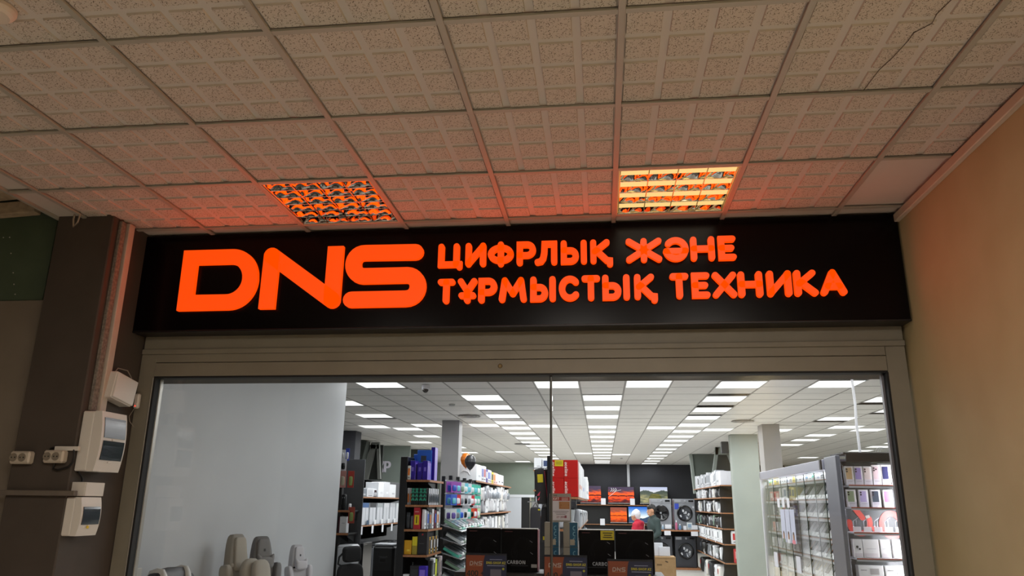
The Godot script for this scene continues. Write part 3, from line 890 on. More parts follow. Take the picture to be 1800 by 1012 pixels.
# every piece is [part name, mesh, material, place, turn]; base at y = 0, front towards +z
func goods(kind: String, w: float, h: float, d: float, a: String, b: String) -> Array:
	match kind:
		"carton":
			return [["body", box(Vector3(w, h, d), 0.003), col(a), Vector3(0, h / 2, 0), Vector3.ZERO],
				["print", box(Vector3(w * 0.72, h * 0.5, 0.002), 0.0), col(b), Vector3(0, h * 0.56, d / 2), Vector3.ZERO],
				["label_strip", box(Vector3(w * 0.6, h * 0.06, 0.002), 0.0), col("f0f0ee" if a in DARKS else "4c5058"), Vector3(0, h * 0.16, d / 2), Vector3.ZERO]]
		"plain":
			return [["body", box(Vector3(w, h, d), 0.004), col(a), Vector3(0, h / 2, 0), Vector3.ZERO],
				["label_strip", box(Vector3(w * 0.4, h * 0.12, 0.002), 0.0), col(b), Vector3(w * 0.1, h * 0.3, d / 2), Vector3.ZERO]]
		"jug":
			var r := minf(w, d) / 2 * 0.8
			return [["body", lathe([Vector2(0, 0), Vector2(r, 0), Vector2(r * 1.05, h * 0.2), Vector2(r * 0.8, h * 0.7), Vector2(r * 0.7, h * 0.85)], 14), mat("kettle" + a, a, 0.25, 0.5), Vector3.ZERO, Vector3.ZERO],
				["lid", lathe([Vector2(r * 0.72, h * 0.84), Vector2(r * 0.6, h * 0.9), Vector2(r * 0.18, h * 0.92), Vector2(r * 0.18, h), Vector2(0, h)], 14), col(b, 0.35), Vector3.ZERO, Vector3.ZERO],
				["handle", tube([Vector3(r * 0.7, h * 0.82, 0), Vector3(r * 1.35, h * 0.8, 0), Vector3(r * 1.45, h * 0.45, 0), Vector3(r * 0.95, h * 0.2, 0)], r * 0.12, 6), col(b, 0.35), Vector3.ZERO, Vector3.ZERO]]
		"blender":
			var r := minf(w, d) / 2 * 0.8
			return [["motor_base", lathe([Vector2(0, 0), Vector2(r, 0), Vector2(r * 0.95, h * 0.2), Vector2(r * 0.7, h * 0.36), Vector2(0, h * 0.36)], 14), col(a, 0.3), Vector3.ZERO, Vector3.ZERO],
				["jar", lathe([Vector2(r * 0.6, h * 0.36), Vector2(r * 0.85, h * 0.9), Vector2(r * 0.8, h * 0.92)], 14), mat("jar plastic", "aab0b4", 0.15), Vector3.ZERO, Vector3.ZERO],
				["lid", lathe([Vector2(r * 0.86, h * 0.9), Vector2(r * 0.86, h * 0.97), Vector2(0, h)], 14), col(b, 0.3), Vector3.ZERO, Vector3.ZERO]]
		"upright":
			return [["body", cushion(Vector3(w, h, d), 0.35, 16), col(a, 0.3), Vector3(0, h / 2, 0), Vector3.ZERO],
				["panel", box(Vector3(w * 0.5, h * 0.3, 0.006), 0.002), col(b, 0.25), Vector3(0, h * 0.66, d / 2 - 0.004), Vector3.ZERO]]
		"hang_pack":
			return [["card", box(Vector3(w, h, 0.004), 0.001), col(a), Vector3(0, h / 2, 0), Vector3.ZERO],
				["blister", cushion(Vector3(w * 0.62, h * 0.56, d), 0.5, 12), col(b, 0.2), Vector3(0, h * 0.4, 0.002), Vector3.ZERO]]
		"tray_phone":
			return [["stand", box(Vector3(w, h * 0.5, d), 0.003), col(a, 0.35), Vector3(0, h * 0.3, 0), Vector3(0.5, 0, 0)],
				["handset", box(Vector3(w * 0.84, h * 0.16, d * 0.95), 0.004), col(b, 0.12), Vector3(0, h * 0.72, 0.0), Vector3(0.5, 0, 0)],
				["price_tag", box(Vector3(w * 0.5, h * 0.42, 0.003), 0.0), col("f3f4f6"), Vector3(0, h * 0.22, d * 0.62), Vector3(-0.35, 0, 0)]]
		"slant_set":
			return [["stand", box(Vector3(w, h * 0.34, 0.008), 0.002), col("dfe6e6", 0.2), Vector3(0, h * 0.19, d * 0.3), Vector3(-0.5, 0, 0)],
				["tablet", box(Vector3(w * 0.86, 0.011, h * 1.05), 0.004), col(a, 0.1), Vector3(0, h * 0.56, -d * 0.1), Vector3(0.95, 0, 0)],
				["edge", box(Vector3(w * 0.9, 0.006, h * 1.08), 0.003), col(b, 0.3), Vector3(0, h * 0.545, -d * 0.112), Vector3(0.95, 0, 0)]]
	return []

func matte(m: StandardMaterial3D) -> StandardMaterial3D:
	m.metallic_specular = 0.2
	return m

func put(kind: String, w: float, h: float, d: float, a: String, b: String, at: Vector3, turn: float, label: String, category: String, group := "") -> Node3D:
	var name_of := {"carton": "carton", "plain": "carton", "jug": "kettle", "blender": "blender", "upright": "appliance", "hang_pack": "hanging_pack", "tray_phone": "display_phone", "slant_set": "display_tablet"}
	var t := thing(name_of[kind], label, category, at, turn, group)
	for p in goods(kind, w, h, d, a, b):
		part(p[0], p[1], p[2], t, p[3], p[4])
	return t

# a run of goods along a shelf; items are [kind, width, height, depth, colour, second colour, words, category]
func row(items: Array, start: Vector3, along: Vector3, turn: float, where: String, group: String, gap := 0.012):
	var p := start
	var i := 0
	for it in items:
		var w: float = it[1]
		put(it[0], w, it[2], it[3], it[4], it[5], p + along * w / 2, turn, "%s, %s %s" % [it[6], ordinal(i), where], it[7], group)
		p += along * (w + gap)
		i += 1

const WORDS := {"d9dadf": "pale grey", "c4c6cc": "light grey", "eceef2": "white", "a9adb4": "mid grey", "e4e2dd": "ivory", "1c1e22": "black", "2b2e33": "near-black", "3a3d42": "dark grey", "15171a": "black", "b8262a": "red", "d8c22a": "yellow", "3f63c8": "blue", "4c2fb0": "violet", "e07a30": "orange", "54c0a8": "mint", "9a4fb0": "purple", "6fc3d6": "light blue", "c8b48a": "tan", "87a890": "sage green", "d8dfe0": "white", "7d848c": "grey", "1d6f60": "dark green", "b98f2a": "mustard"}
const KIND_WORDS := {"carton": "carton", "plain": "plain carton", "jug": "kettle", "blender": "blender", "upright": "small appliance", "hang_pack": "blister pack", "tray_phone": "display handset", "slant_set": "slanted display tablet"}
const KIND_CATS := {"carton": "box", "plain": "box", "jug": "kettle", "blender": "blender", "upright": "appliance", "hang_pack": "package", "tray_phone": "phone", "slant_set": "tablet"}

# n random items of the given kinds and colours that fill a length
func stock(length: float, kinds: Array, colours: Array, seconds: Array, wmin: float, wmax: float, hmin: float, hmax: float, dep: float, gap := 0.012) -> Array:
	var out := []
	var used_len := 0.0
	while true:
		var w := rng.randf_range(wmin, wmax)
		if used_len + w > length:
			return out
		var k: String = kinds[rng.randi() % kinds.size()]
		var a: String = colours[rng.randi() % colours.size()]
		var b: String = seconds[rng.randi() % seconds.size()]
		out.append([k, w, rng.randf_range(hmin, hmax), dep, a, b, "%s %s" % [WORDS.get(a, "pale"), KIND_WORDS[k]], KIND_CATS[k]])
		used_len += w + gap
	return out

# a shelf board with its wooden front edge; local x runs along the edge, z is the front
func board(t: Node3D, at: Vector3, length: float, dep: float, turn: float, thick := 0.022):
	var b := part("shelf", box(Vector3(length, thick, dep), 0.002), mat("shelf black", "1a1a1b", 0.5), t, at, Vector3(0, turn, 0))
	part("wood_edge", box(Vector3(length, thick + 0.004, 0.006), 0.001), painted("edge wood", "96623f", "ad7a52", 0.5, 8.0), b, Vector3(0, 0, dep / 2 + 0.003))
	for s in [-1, 1]:
		var st := begin()
		add_prism(st, [Vector2(0, 0), Vector2(dep * 0.9, 0), Vector2(dep * 0.85, -0.025), Vector2(0, -0.11)], -0.004, 0.004, Transform3D(Basis(Vector3.UP, -PI / 2), Vector3(s * (length / 2 - 0.03), -thick / 2, -dep / 2)))
		part("bracket", st.commit(), mat("shelf black"), b)

func build_shop():
	build_front_rack()
	build_end_gondola()
	build_centre_gondola()
	build_right_aisle()
	build_far_wall()
	build_phone_cabinets()
	build_left_corner()
	build_chairs()
	build_odds()
	build_people()

# ------------------------------------------------------------------ rack right behind the glass

func build_front_rack():
	var blk := mat("rack black", "101011", 0.45)
	var t := thing("display_rack", "low black metal display rack right behind the glass, carrying the headset boxes", "rack", Vector3(-0.375, 0, -2.96))
	for y in [1.335, 0.98, 0.55]:
		part("shelf", box(Vector3(1.3, 0.024, 0.32), 0.003), blk, t, Vector3(0, y - 0.012, 0))
	for x in [-0.63, 0.63]:
		for z in [-0.14, 0.14]:
			part("post", box(Vector3(0.03, 1.312, 0.03), 0.003), blk, t, Vector3(x, 0.656, z))
	# four headset boxes
	var xs := [[-0.972, -0.748], [-0.742, -0.511], [-0.249, -0.025], [-0.019, 0.218]]
	var words := ["black headset box at the left end of the front rack", "black headset box with white sticker and pink edge, second on the front rack", "black headset box with a yellow price sticker on the front rack", "black headset box at the right end of the front rack, beside the cardboard"]
	for i in 4:
		var w: float = xs[i][1] - xs[i][0]
		var b := thing("headset_box", words[i], "box", Vector3((xs[i][0] + xs[i][1]) / 2, 1.336, -2.955))
		part("body", box(Vector3(w, 0.256, 0.11), 0.003), matte(mat("gloss black card", "08080a", 0.35)), b, Vector3(0, 0.128, 0))
		part("top_flap", box(Vector3(w * 0.98, 0.004, 0.108), 0.001), col("c9c8c6"), b, Vector3(0, 0.2575, 0))
		var st := begin()
		add_stroke(st, arc(0.02, 0.13, 0.055, 0.07, 200, 20, 14), 0.014, 0.055, 0.0562)
		add_stroke(st, arc(-0.035, 0.11, 0.02, 0.035, 0, 360, 14), 0.008, 0.055, 0.0562)
		part("headset_print", st.commit(), matte(col("101013", 0.5)), b)
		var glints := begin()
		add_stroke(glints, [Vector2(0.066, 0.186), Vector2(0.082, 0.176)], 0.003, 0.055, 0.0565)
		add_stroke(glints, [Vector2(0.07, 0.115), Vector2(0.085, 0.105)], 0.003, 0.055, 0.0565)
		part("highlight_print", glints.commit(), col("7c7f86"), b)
		part("maker_mark", box(Vector3(0.05, 0.005, 0.001), 0.0), col("4a1216"), b, Vector3(-w / 2 + 0.045, 0.24, 0.0555))
		if i == 1 or i == 2:
			part("word_print", lettering("CARBON", 0.021, 0.001, "Droid Sans", true), col("a8adb4"), b, Vector3(-0.02 if i == 1 else 0.03, 0.055, 0.0555))
			part("line_print", box(Vector3(0.11, 0.002, 0.001), 0.0), col("3a3c42"), b, Vector3(0.0, 0.035, 0.0555))
		if i == 1:
			part("white_sticker", box(Vector3(0.036, 0.02, 0.001), 0.0), col("9a9a98"), b, Vector3(w / 2 - 0.022, 0.035, 0.0555))
			part("pink_edge", box(Vector3(0.006, 0.25, 0.10), 0.001), col("b8808c"), b, Vector3(w / 2 + 0.002, 0.128, 0))
		if i == 2:
			var stk := part("yellow_sticker", box(Vector3(0.085, 0.055, 0.001), 0.0), col("c9b71c"), b, Vector3(0.068, 0.226, 0.0562))
			for k in 3:
				part("text_line", box(Vector3(0.06 - 0.012 * (k % 2), 0.006, 0.001), 0.0), col("3a3410"), stk, Vector3(0.002, 0.014 - 0.013 * k, 0.0008))
		if i == 3:
			part("side_edge", box(Vector3(0.004, 0.25, 0.1), 0.001), col("6f6f72"), b, Vector3(w / 2 + 0.001, 0.128, 0))
	# four beige and blue gadget boxes, two stacks of two
	for i in 4:
		var x := -0.4215 if i < 2 else -0.3015
		var up := i % 2
		var b := thing("gadget_box", "beige and blue box, %s of the %s stack under the price card" % ["upper" if up else "lower", "left" if i < 2 else "right"], "box", Vector3(x, 1.336 + up * 0.151, -2.94), 0.0, "beige and blue boxes under the price card")
		part("body", box(Vector3(0.091, 0.15, 0.08), 0.002), col("8f8b80"), b, Vector3(0, 0.075, 0))
		part("blue_print", box(Vector3(0.05, 0.148, 0.001), 0.0), col("1d5673", 0.3), b, Vector3(0.02, 0.075, 0.0405))
		var st := begin()
		for k in 3:
			add_stroke(st, arc(0.026, 0.045 + 0.035 * k, 0.009, 0.012, 70, 290, 10), 0.004, 0.0405, 0.0418)
		part("pattern_print", st.commit(), col("7fb0c4"), b)
		part("beige_print", box(Vector3(0.03, 0.035, 0.001), 0.0), col("a39c8c"), b, Vector3(0.012, 0.03, 0.0425))
		part("white_edge", box(Vector3(0.003, 0.148, 0.078), 0.0), col("d6dade"), b, Vector3(0.0465, 0.075, 0))
	# price card in a clear holder on top of the stacks
	var pc := thing("price_card", "large price card with a red heading, standing in a holder above the gadget boxes", "sign", Vector3(-0.3665, 1.6385, -2.93))
	part("holder", box(Vector3(0.138, 0.176, 0.006), 0.002), col("a5a29a", 0.25), pc, Vector3(0, 0.088, 0))
	part("foot", box(Vector3(0.1, 0.006, 0.05), 0.001), col("a5a29a", 0.25), pc, Vector3(0, 0.003, -0.02))
	var sheet := part("sheet", box(Vector3(0.116, 0.146, 0.001), 0.0), col("d4d0d8"), pc, Vector3(0.004, 0.083, 0.004))
	part("word_print", lettering("DNS", 0.009, 0.0006, "Droid Sans", true), col("5a4038"), pc, Vector3(-0.032, 0.1635, 0.0042))
	part("red_heading", box(Vector3(0.114, 0.024, 0.001), 0.0), col("a8382f"), sheet, Vector3(0, 0.06, 0.001))
	part("word_print", lettering("ХИТ", 0.016, 0.0008, "Droid Sans", true), col("e8dcd6"), sheet, Vector3(-0.032, 0.06, 0.0018))
	for k in 2:
		part("text_line", box(Vector3(0.042, 0.005, 0.001), 0.0), col("d8b8b0"), sheet, Vector3(0.026, 0.064 - 0.01 * k, 0.0018))
	part("orange_panel", box(Vector3(0.068, 0.046, 0.001), 0.0), col("a8713f"), sheet, Vector3(0.022, 0.02, 0.001))
	for k in 3:
		part("text_line", box(Vector3(0.05 - 0.01 * (k % 2), 0.003, 0.001), 0.0), col("c99b70"), sheet, Vector3(0.026, 0.034 - 0.012 * k, 0.0016))
	for k in 3:
		part("text_line", box(Vector3(0.1 - 0.02 * k, 0.003, 0.001), 0.0), col("74727c"), sheet, Vector3(0, -0.018 - 0.009 * k, 0.001))
	part("price_print", lettering("27 390₸", 0.0125, 0.0006, "Droid Sans", true), col("8c4a58"), sheet, Vector3(0.004, -0.053, 0.0012))
	# promotional cards clipped to the rack's front edge
	var px := [[-0.935, -0.68, 1.455, "left"], [-0.455, -0.193, 1.454, "middle"], [-0.075, 0.195, 1.437, "right"]]
	for q in px:
		var w: float = q[1] - q[0]
		var c := thing("promo_card", "orange and navy promotion card at the rack's front edge, %s of the three" % q[3], "sign", Vector3((q[0] + q[1]) / 2, q[2] - 0.2, -2.68))
		part("backing", box(Vector3(w, 0.2, 0.008), 0.002), col("1c1e26", 0.3), c, Vector3(0, 0.1, 0))
		part("clip", box(Vector3(0.05, 0.03, 0.13), 0.002), blk, c, Vector3(0, q[2] * 0.0 + 0.068 - (q[2] - 1.437), -0.065))
		var l := part("orange_panel", box(Vector3(w * 0.47, 0.188, 0.001), 0.0), col("7d3a18", 0.4), c, Vector3(-w * 0.245, 0.094, 0.0045))
		var r := part("navy_panel", box(Vector3(w * 0.5, 0.188, 0.001), 0.0), col("131c3c", 0.4), c, Vector3(w * 0.24, 0.094, 0.0045))
		var sw := begin()
		add_prism(sw, arc(0.0, 0.094, w * 0.07, 0.1, 90, 270, 12), 0.0045, 0.0052, Transform3D(Basis(), Vector3(0.0, 0, 0)))
		part("curved_divide", sw.commit(), col("131c3c", 0.4), c)
		var st := begin()
		small_dns(st, Vector2(-w * 0.33, 0.142), 0.024)
		part("logo_print", st.commit(), col("a3968e"), c, Vector3(0, 0, 0.0055))
		part("text_line", box(Vector3(w * 0.3, 0.003, 0.001), 0.0), col("a06a48"), l, Vector3(0, 0.033, 0.001))
		part("number_print", lettering("400 +", 0.032, 0.0008, "Droid Sans", true), col("14100e"), l, Vector3(0, -0.01, 0.001))
		part("text_line", box(Vector3(w * 0.3, 0.003, 0.001), 0.0), col("8f96b0"), r, Vector3(0, 0.071, 0.001))
		part("word_print", lettering("DNS-SHOP.KZ", 0.0135, 0.0008, "Droid Sans", true), col("b9b020"), r, Vector3(0, 0.052, 0.001))
		part("text_line", box(Vector3(w * 0.42, 0.003, 0.001), 0.0), col("8f96b0"), r, Vector3(0, 0.036, 0.001))
		var im := part("picture", box(Vector3(w * 0.26, 0.05, 0.001), 0.0), col("5c5a68"), r, Vector3(0.0, -0.01, 0.001))
		im.set_meta("label", "small picture of goods on the card")
		part("yellow_dot", lathe([Vector2(0, 0.001), Vector2(0.007, 0.001), Vector2(0.007, 0)], 12), col("a3a428"), r, Vector3(w * 0.18, 0.018, 0.001), Vector3(PI / 2, 0, 0))
	# pale goods on the lower shelf
	for k in 6:
		put("plain", 0.15, 0.2, 0.2, ["d8dfe0", "eceef2", "c4c6cc"][k % 3], "8d8f94", Vector3(-0.9 + 0.21 * k, 0.981, -2.96), 0, "pale carton on the rack's middle shelf, %s from the left" % ordinal(k), "box", "pale cartons under the headset boxes")

func small_dns(st: SurfaceTool, at: Vector2, h: float):
	var s := h * 0.2
	var f := func(p: Array) -> Array:
		var o := []
		for q in p:
			o.append(at + q * h)
		return o
	add_stroke(st, f.call([Vector2(-0.5, 0.4), Vector2(-0.55, -0.4), Vector2(-0.1, -0.4), Vector2(0.15, -0.2), Vector2(0.2, 0.1), Vector2(0.05, 0.38), Vector2(-0.5, 0.4)]), s, 0, 0.0008, false, false)
	add_stroke(st, f.call([Vector2(0.55, -0.4), Vector2(0.62, 0.38), Vector2(1.25, -0.38), Vector2(1.32, 0.4)]), s, 0, 0.0008, false, false)
	add_stroke(st, f.call([Vector2(2.5, 0.4), Vector2(1.8, 0.4), Vector2(1.66, 0.2), Vector2(1.8, 0.02), Vector2(2.35, -0.02), Vector2(2.46, -0.2), Vector2(2.35, -0.4), Vector2(1.65, -0.4)]), s, 0, 0.0008)

# ------------------------------------------------------------------ left gondola: end shelves, hooks, trays, kitchen goods

func build_end_gondola():
	var blk := mat("shelf black", "1a1a1b", 0.5)
	var t := thing("shelving_unit", "tall black end shelving with wooden edges, violet boxes on its top shelf", "shelving", Vector3(-2.37, 0, -7.3))
	part("post", box(Vector3(0.09, 2.3, 0.5), 0.004), mat("post black", "0d0e12", 0.45), t, Vector3(-0.187, 1.15, -0.25))
	part("back_panel", box(Vector3(0.28, 2.0, 0.02), 0.002), blk, t, Vector3(0.0, 1.0, -0.52))
	part("plinth", box(Vector3(0.3, 0.12, 0.8), 0.003), blk, t, Vector3(0, 0.06, -0.4))
	var ys := [2.018, 1.718, 1.431, 1.135, 0.80]
	for y in ys:
		board(t, Vector3(0.0, y - 0.013, -0.25), 0.29, 0.5, 0.0)
		var sb := part("shelf", box(Vector3(0.29, 0.022, 0.34), 0.002), blk, t, Vector3(0, y - 0.013, -0.68))
		part("wood_edge", box(Vector3(0.005, 0.026, 0.84), 0.001), painted("edge wood", "96623f", "ad7a52", 0.5, 8.0), sb, Vector3(0.148, 0, 0.25))
	var top := "on the end shelving's top shelf"
	# violet and blue cartons
	var v := [[-2.455, -7.34], [-2.37, -7.37], [-2.30, -7.36]]
	for i in 3:
		var b := thing("carton", "violet carton with lilac picture side, %s from the left %s" % [ordinal(i), top], "box", Vector3(v[i][0], 2.019, v[i][1]))
		part("body", box(Vector3(0.062, 0.235 - 0.025 * (i % 2), 0.2), 0.002), col("32189c", 0.4), b, Vector3(0, 0.117 - 0.0125 * (i % 2), -0.1))
		part("picture_side", box(Vector3(0.002, 0.21, 0.198), 0.0), col("7b62cf", 0.4), b, Vector3(0.0325, 0.106, -0.1))
		part("product_print", box(Vector3(0.001, 0.13, 0.022), 0.0), col("b0aac8"), b, Vector3(0.0345, 0.12, -0.1), Vector3(0.7, 0, 0))
		part("text_print", box(Vector3(0.026, 0.05, 0.001), 0.0), col("7d6ad0"), b, Vector3(0, 0.13, 0.0005))
	var tall := thing("carton", "tall narrow violet carton standing at the back right %s" % top, "box", Vector3(-2.262, 2.019, -7.7))
	part("body", box(Vector3(0.05, 0.42, 0.16), 0.002), col("32189c", 0.4), tall, Vector3(0, 0.21, 0))
	part("picture_side", box(Vector3(0.002, 0.41, 0.158), 0.0), col("9d8ee0", 0.4), tall, Vector3(0.026, 0.21, 0))
	for i in 2:
		var b := thing("carton", ["large bright blue carton with a grey picture, behind the violet cartons", "smaller bright blue carton at the back left, beside the black post"][i], "box", Vector3([-2.37, -2.47][i], 2.019, [-7.66, -7.7][i]))
		part("body", box(Vector3([0.19, 0.1][i], [0.38, 0.33][i], 0.12), 0.003), col("2f6fd6", 0.4), b, Vector3(0, [0.19, 0.165][i], 0))
		part("picture", box(Vector3(0.07 if i == 0 else 0.03, 0.08, 0.001), 0.0), col("4c5254"), b, Vector3(-0.01, 0.27 if i == 0 else 0.16, 0.0605))
	put("carton", 0.035, 0.17, 0.06, "e4e2dd", "e07a30", Vector3(-2.492, 2.019, -7.34), 0, "slim white and orange carton at the left end %s" % top, "box")
	# second shelf
	for i in 2:
		put("hang_pack", 0.03, 0.2, 0.03, "d9dadf", "e07a30", Vector3(-2.49 + 0.033 * i, 1.719, -7.34), 0, "clear pack with orange handle, %s from left, end shelving's second shelf" % ordinal(i), "package", "orange handled packs")
	for i in 4:
		var b := thing("carton", "black carton with a green zigzag print, %s of four on the second shelf" % ordinal(i), "box", Vector3(-2.424 + 0.047 * i + (0.006 if i > 1 else 0.0), 1.719, -7.35), 0.0, "black and green cartons")
		part("body", box(Vector3(0.045, 0.2, 0.1), 0.002), col("0f1614"), b, Vector3(0, 0.1, 0))
		var st := begin()
		for k in 3:
			add_stroke(st, [Vector2(-0.017, 0.05 + 0.045 * k), Vector2(0, 0.075 + 0.045 * k), Vector2(0.017, 0.05 + 0.045 * k)], 0.016, 0.05, 0.0512, false, false)
		add_stroke(st, [Vector2(-0.018, 0.185), Vector2(0.018, 0.185)], 0.02, 0.05, 0.0512, false, false)
		part("zigzag_print", st.commit(), col("2f9478"), b)
	for i in 6:
		put("hang_pack", 0.07, 0.2, 0.03, "c4c6cc", "50565a", Vector3(-2.235, 1.719, -7.38 - 0.1 * i), PI / 2, "silver trimmer pack, %s from the front along the second shelf side" % ordinal(i), "package", "silver trimmer packs")
	# third shelf
	var third := "on the end shelving's third shelf"
	var rb := thing("carton", "red carton with a yellow price sticker " + third, "box", Vector3(-2.365, 1.432, -7.36))
	part("body", box(Vector3(0.078, 0.255, 0.12), 0.002), col("b0232e"), rb, Vector3(0, 0.1275, 0))
	part("yellow_sticker", box(Vector3(0.058, 0.115, 0.001), 0.0), col("dcc21c"), rb, Vector3(0.002, 0.11, 0.0605))
	part("text_print", box(Vector3(0.012, 0.08, 0.001), 0.0), col("4c420c"), rb, Vector3(0.0, 0.11, 0.0615))
	part("text_line", box(Vector3(0.05, 0.008, 0.001), 0.0), col("d8a0a0"), rb, Vector3(0, 0.205, 0.0605))
	put("upright", 0.05, 0.2, 0.06, "3a3d42", "a9adb4", Vector3(-2.48, 1.432, -7.36), 0, "dark wrapped gadget at the left end " + third, "appliance")
	put("upright", 0.04, 0.16, 0.06, "7d848c", "d9dadf", Vector3(-2.43, 1.432, -7.37), 0, "grey wrapped gadget beside the red carton " + third, "appliance")
	var cs := ["eceef2", "a9adb4", "7d848c", "eceef2", "6d2230", "e4e2dd", "8a8d92"]
	for i in 7:
		put("carton", 0.085, 0.235 - 0.015 * (i % 3), 0.035, cs[i], ["c4c6cc", "3f63c8", "e07a30"][i % 3], Vector3(-2.29 + 0.01 * mini(i, 5), 1.432, -7.38 - 0.1 * i), PI / 2, "slim carton, %s from the front along the third shelf's side" % ordinal(i), "box", "slim cartons on the third shelf")
	# fourth shelf
	var fourth := "on the end shelving's fourth shelf"
	put("plain", 0.092, 0.165, 0.1, "d39a14", "f2d24c", Vector3(-2.466, 1.136, -7.37), 0, "amber yellow carton at the left end " + fourth, "box")
	var yb := thing("carton", "two-tone yellow and olive carton " + fourth, "box", Vector3(-2.38, 1.136, -7.37))
	part("body", box(Vector3(0.064, 0.21, 0.1), 0.002), col("9c8a2e"), yb, Vector3(0, 0.105, 0))
	part("yellow_print", box(Vector3(0.06, 0.1, 0.001), 0.0), col("dcca28"), yb, Vector3(0, 0.155, 0.0505))
	var bb := thing("carton", "tall black carton with a small red mark " + fourth, "box", Vector3(-2.285, 1.136, -7.38))
	part("body", box(Vector3(0.115, 0.265, 0.13), 0.002), col("1b1a20"), bb, Vector3(0, 0.1325, 0))
	part("red_mark", box(Vector3(0.02, 0.016, 0.001), 0.0), col("b02030"), bb, Vector3(0, 0.235, 0.0655), Vector3(0, 0, PI / 4))
	part("text_line", box(Vector3(0.06, 0.005, 0.001), 0.0), col("5a5a60"), bb, Vector3(-0.01, 0.13, 0.0655))
	for i in 6:
		put("carton", 0.08, 0.2, 0.03, ["b98f2a", "3a3d42"][i % 2], ["1c1e22", "d9dadf"][i % 2], Vector3(-2.245, 1.136, -7.5 - 0.09 * i), PI / 2, "slim mustard or dark carton, %s from the front along the fourth shelf side" % ordinal(i), "box", "slim mustard and dark cartons")
	# fifth shelf
	var fifth := "on the end shelving's lowest shelf"
	put("plain", 0.075, 0.11, 0.1, "d9dadf", "a9adb4", Vector3(-2.47, 0.801, -7.36), 0, "small white carton at the left end " + fifth, "box")
	put("carton", 0.11, 0.21, 0.12, "1b1a20", "2b2e33", Vector3(-2.37, 0.801, -7.38), 0, "black carton left of the violet one " + fifth, "box")
	put("carton", 0.09, 0.205, 0.12, "32189c", "7b62cf", Vector3(-2.267, 0.801, -7.36), 0, "violet carton " + fifth, "box")
	for i in 6:
		put("carton", 0.1, 0.26 + 0.02 * (i % 2), 0.05, ["1c1e22", "eceef2", "a8b818", "15171a", "b0a49a", "c9bfc4"][i], ["50565a", "2b2e33", "e8f040", "6f7378", "8d8078", "8a8086"][i], Vector3(-2.215, 0.801, -7.52 - 0.105 * i), PI / 2, "tall carton, %s from the front along the lowest shelf side" % ordinal(i), "box", "tall cartons on the lowest shelf")
	# the long side behind it: hooks with hanging packs above, slanted phone-case trays below
	var u := thing("hook_wall", "open wire frame of chrome hooks behind the end shelving, hung with small packs", "shelving", Vector3(-2.26, 0, -9.5))
	var wire := mat("chrome wire", "b9bcc2", 0.25, 0.8)
	part("post", box(Vector3(0.05, 2.1, 0.05), 0.003), blk, u, Vector3(0, 1.05, 1.15))
	part("post", box(Vector3(0.05, 2.1, 0.05), 0.003), blk, u, Vector3(0, 1.05, -1.2))
	part("lower_panel", box(Vector3(0.03, 1.5, 2.3), 0.002), blk, u, Vector3(-0.04, 0.75, 0))
	for y in [2.04, 1.87, 1.67]:
		part("rail", box(Vector3(0.012, 0.014, 2.4), 0.002), wire, u, Vector3(0.03, y, 0))
		for k in 8:
			part("hook", tube([Vector3(0.03, y, 1.05 - 0.3 * k), Vector3(0.16, y, 1.05 - 0.3 * k), Vector3(0.17, y + 0.012, 1.05 - 0.3 * k)], 0.004, 5), wire, u)
	for k in 4:
		part("black_tag", box(Vector3(0.05, 0.06, 0.06), 0.003), col("141518"), u, Vector3(0.03, 2.09, 0.8 - 0.55 * k))
	var pal := [["9a4fb0", "3f63c8"], ["9a4fb0", "6fc3d6"], ["d8dfe0", "87a890"], ["6fc3d6", "d8dfe0"], ["d9dadf", "6fc3d6"], ["54c0a8", "d8dfe0"], ["54c0a8", "6fc3d6"], ["54c0a8", "eceef2"]]
	var pal2 := [["3f63c8", "6fc3d6"], ["c8323a", "eceef2"], ["d9dadf", "7d848c"], ["c4c6cc", "1c1e22"], ["eceef2", "7d848c"], ["c8323a", "d9dadf"], ["54c0a8", "eceef2"], ["54c0a8", "d8dfe0"]]
	var pal3 := [["d8dfe0", "6f5fa8"], ["6fc3d6", "7d848c"], ["d9dadf", "3f63c8"], ["eceef2", "2b2e33"], ["54c0a8", "d8dfe0"], ["e0562a", "1c1e22"], ["c8323a", "eceef2"], ["c9dcae", "eceef2"]]
	for r in 3:
		for k in 8:
			var c: Array = [pal, pal2, pal3][r][k]
			for m in 2:
				put("hang_pack", 0.12, 0.145, 0.03, c[0], c[1], Vector3(-2.2 + 0.07 * m, [1.885, 1.715, 1.52][r], -8.45 - 0.3 * k), PI / 3.2, "%s hanging pack, %s on the %s hook from the front, %s chrome rail" % [WORDS.get(c[0], "coloured"), ["inner", "outer"][m], ordinal(k), ["upper", "middle", "lower"][r]], "package", "packs on the chrome hooks, %s %d" % [["upper", "middle", "lower"][r], k + 1])
	for r in 5:
		var y: float = [1.42, 1.25, 1.07, 0.9, 0.74][r]
		part("tray_shelf", box(Vector3(0.3, 0.012, 2.4), 0.002), wire, u, Vector3(0.14, y, 0.05), Vector3(0, 0, -0.3))
		for k in 9:
			put("tray_phone", 0.2, 0.07, 0.24, ["87a890", "d8dfe0", "54c0a8"][(k * 2 + r) % 3], ["8a9096", "7d848c", "a9adb4"][(k + r) % 3], Vector3(-2.12 + 0.03 * (r % 2), y + 0.012, -8.42 - 0.25 * k), PI / 2, "phone case tray, %s from the front in the %s tray row below the hooks" % [ordinal(k), ordinal(r)], "tray", "phone case trays, row %d" % (r + 1))
	# the kitchen goods section further along
	var s2 := thing("shelving_unit", "black shelving with white cartons on top and kitchen goods, behind the hooks", "shelving", Vector3(-2.4, 0, -13.4))
	part("back_panel", box(Vector3(0.03, 2.1, 5.1), 0.002), blk, s2, Vector3(-0.2, 1.05, 0))
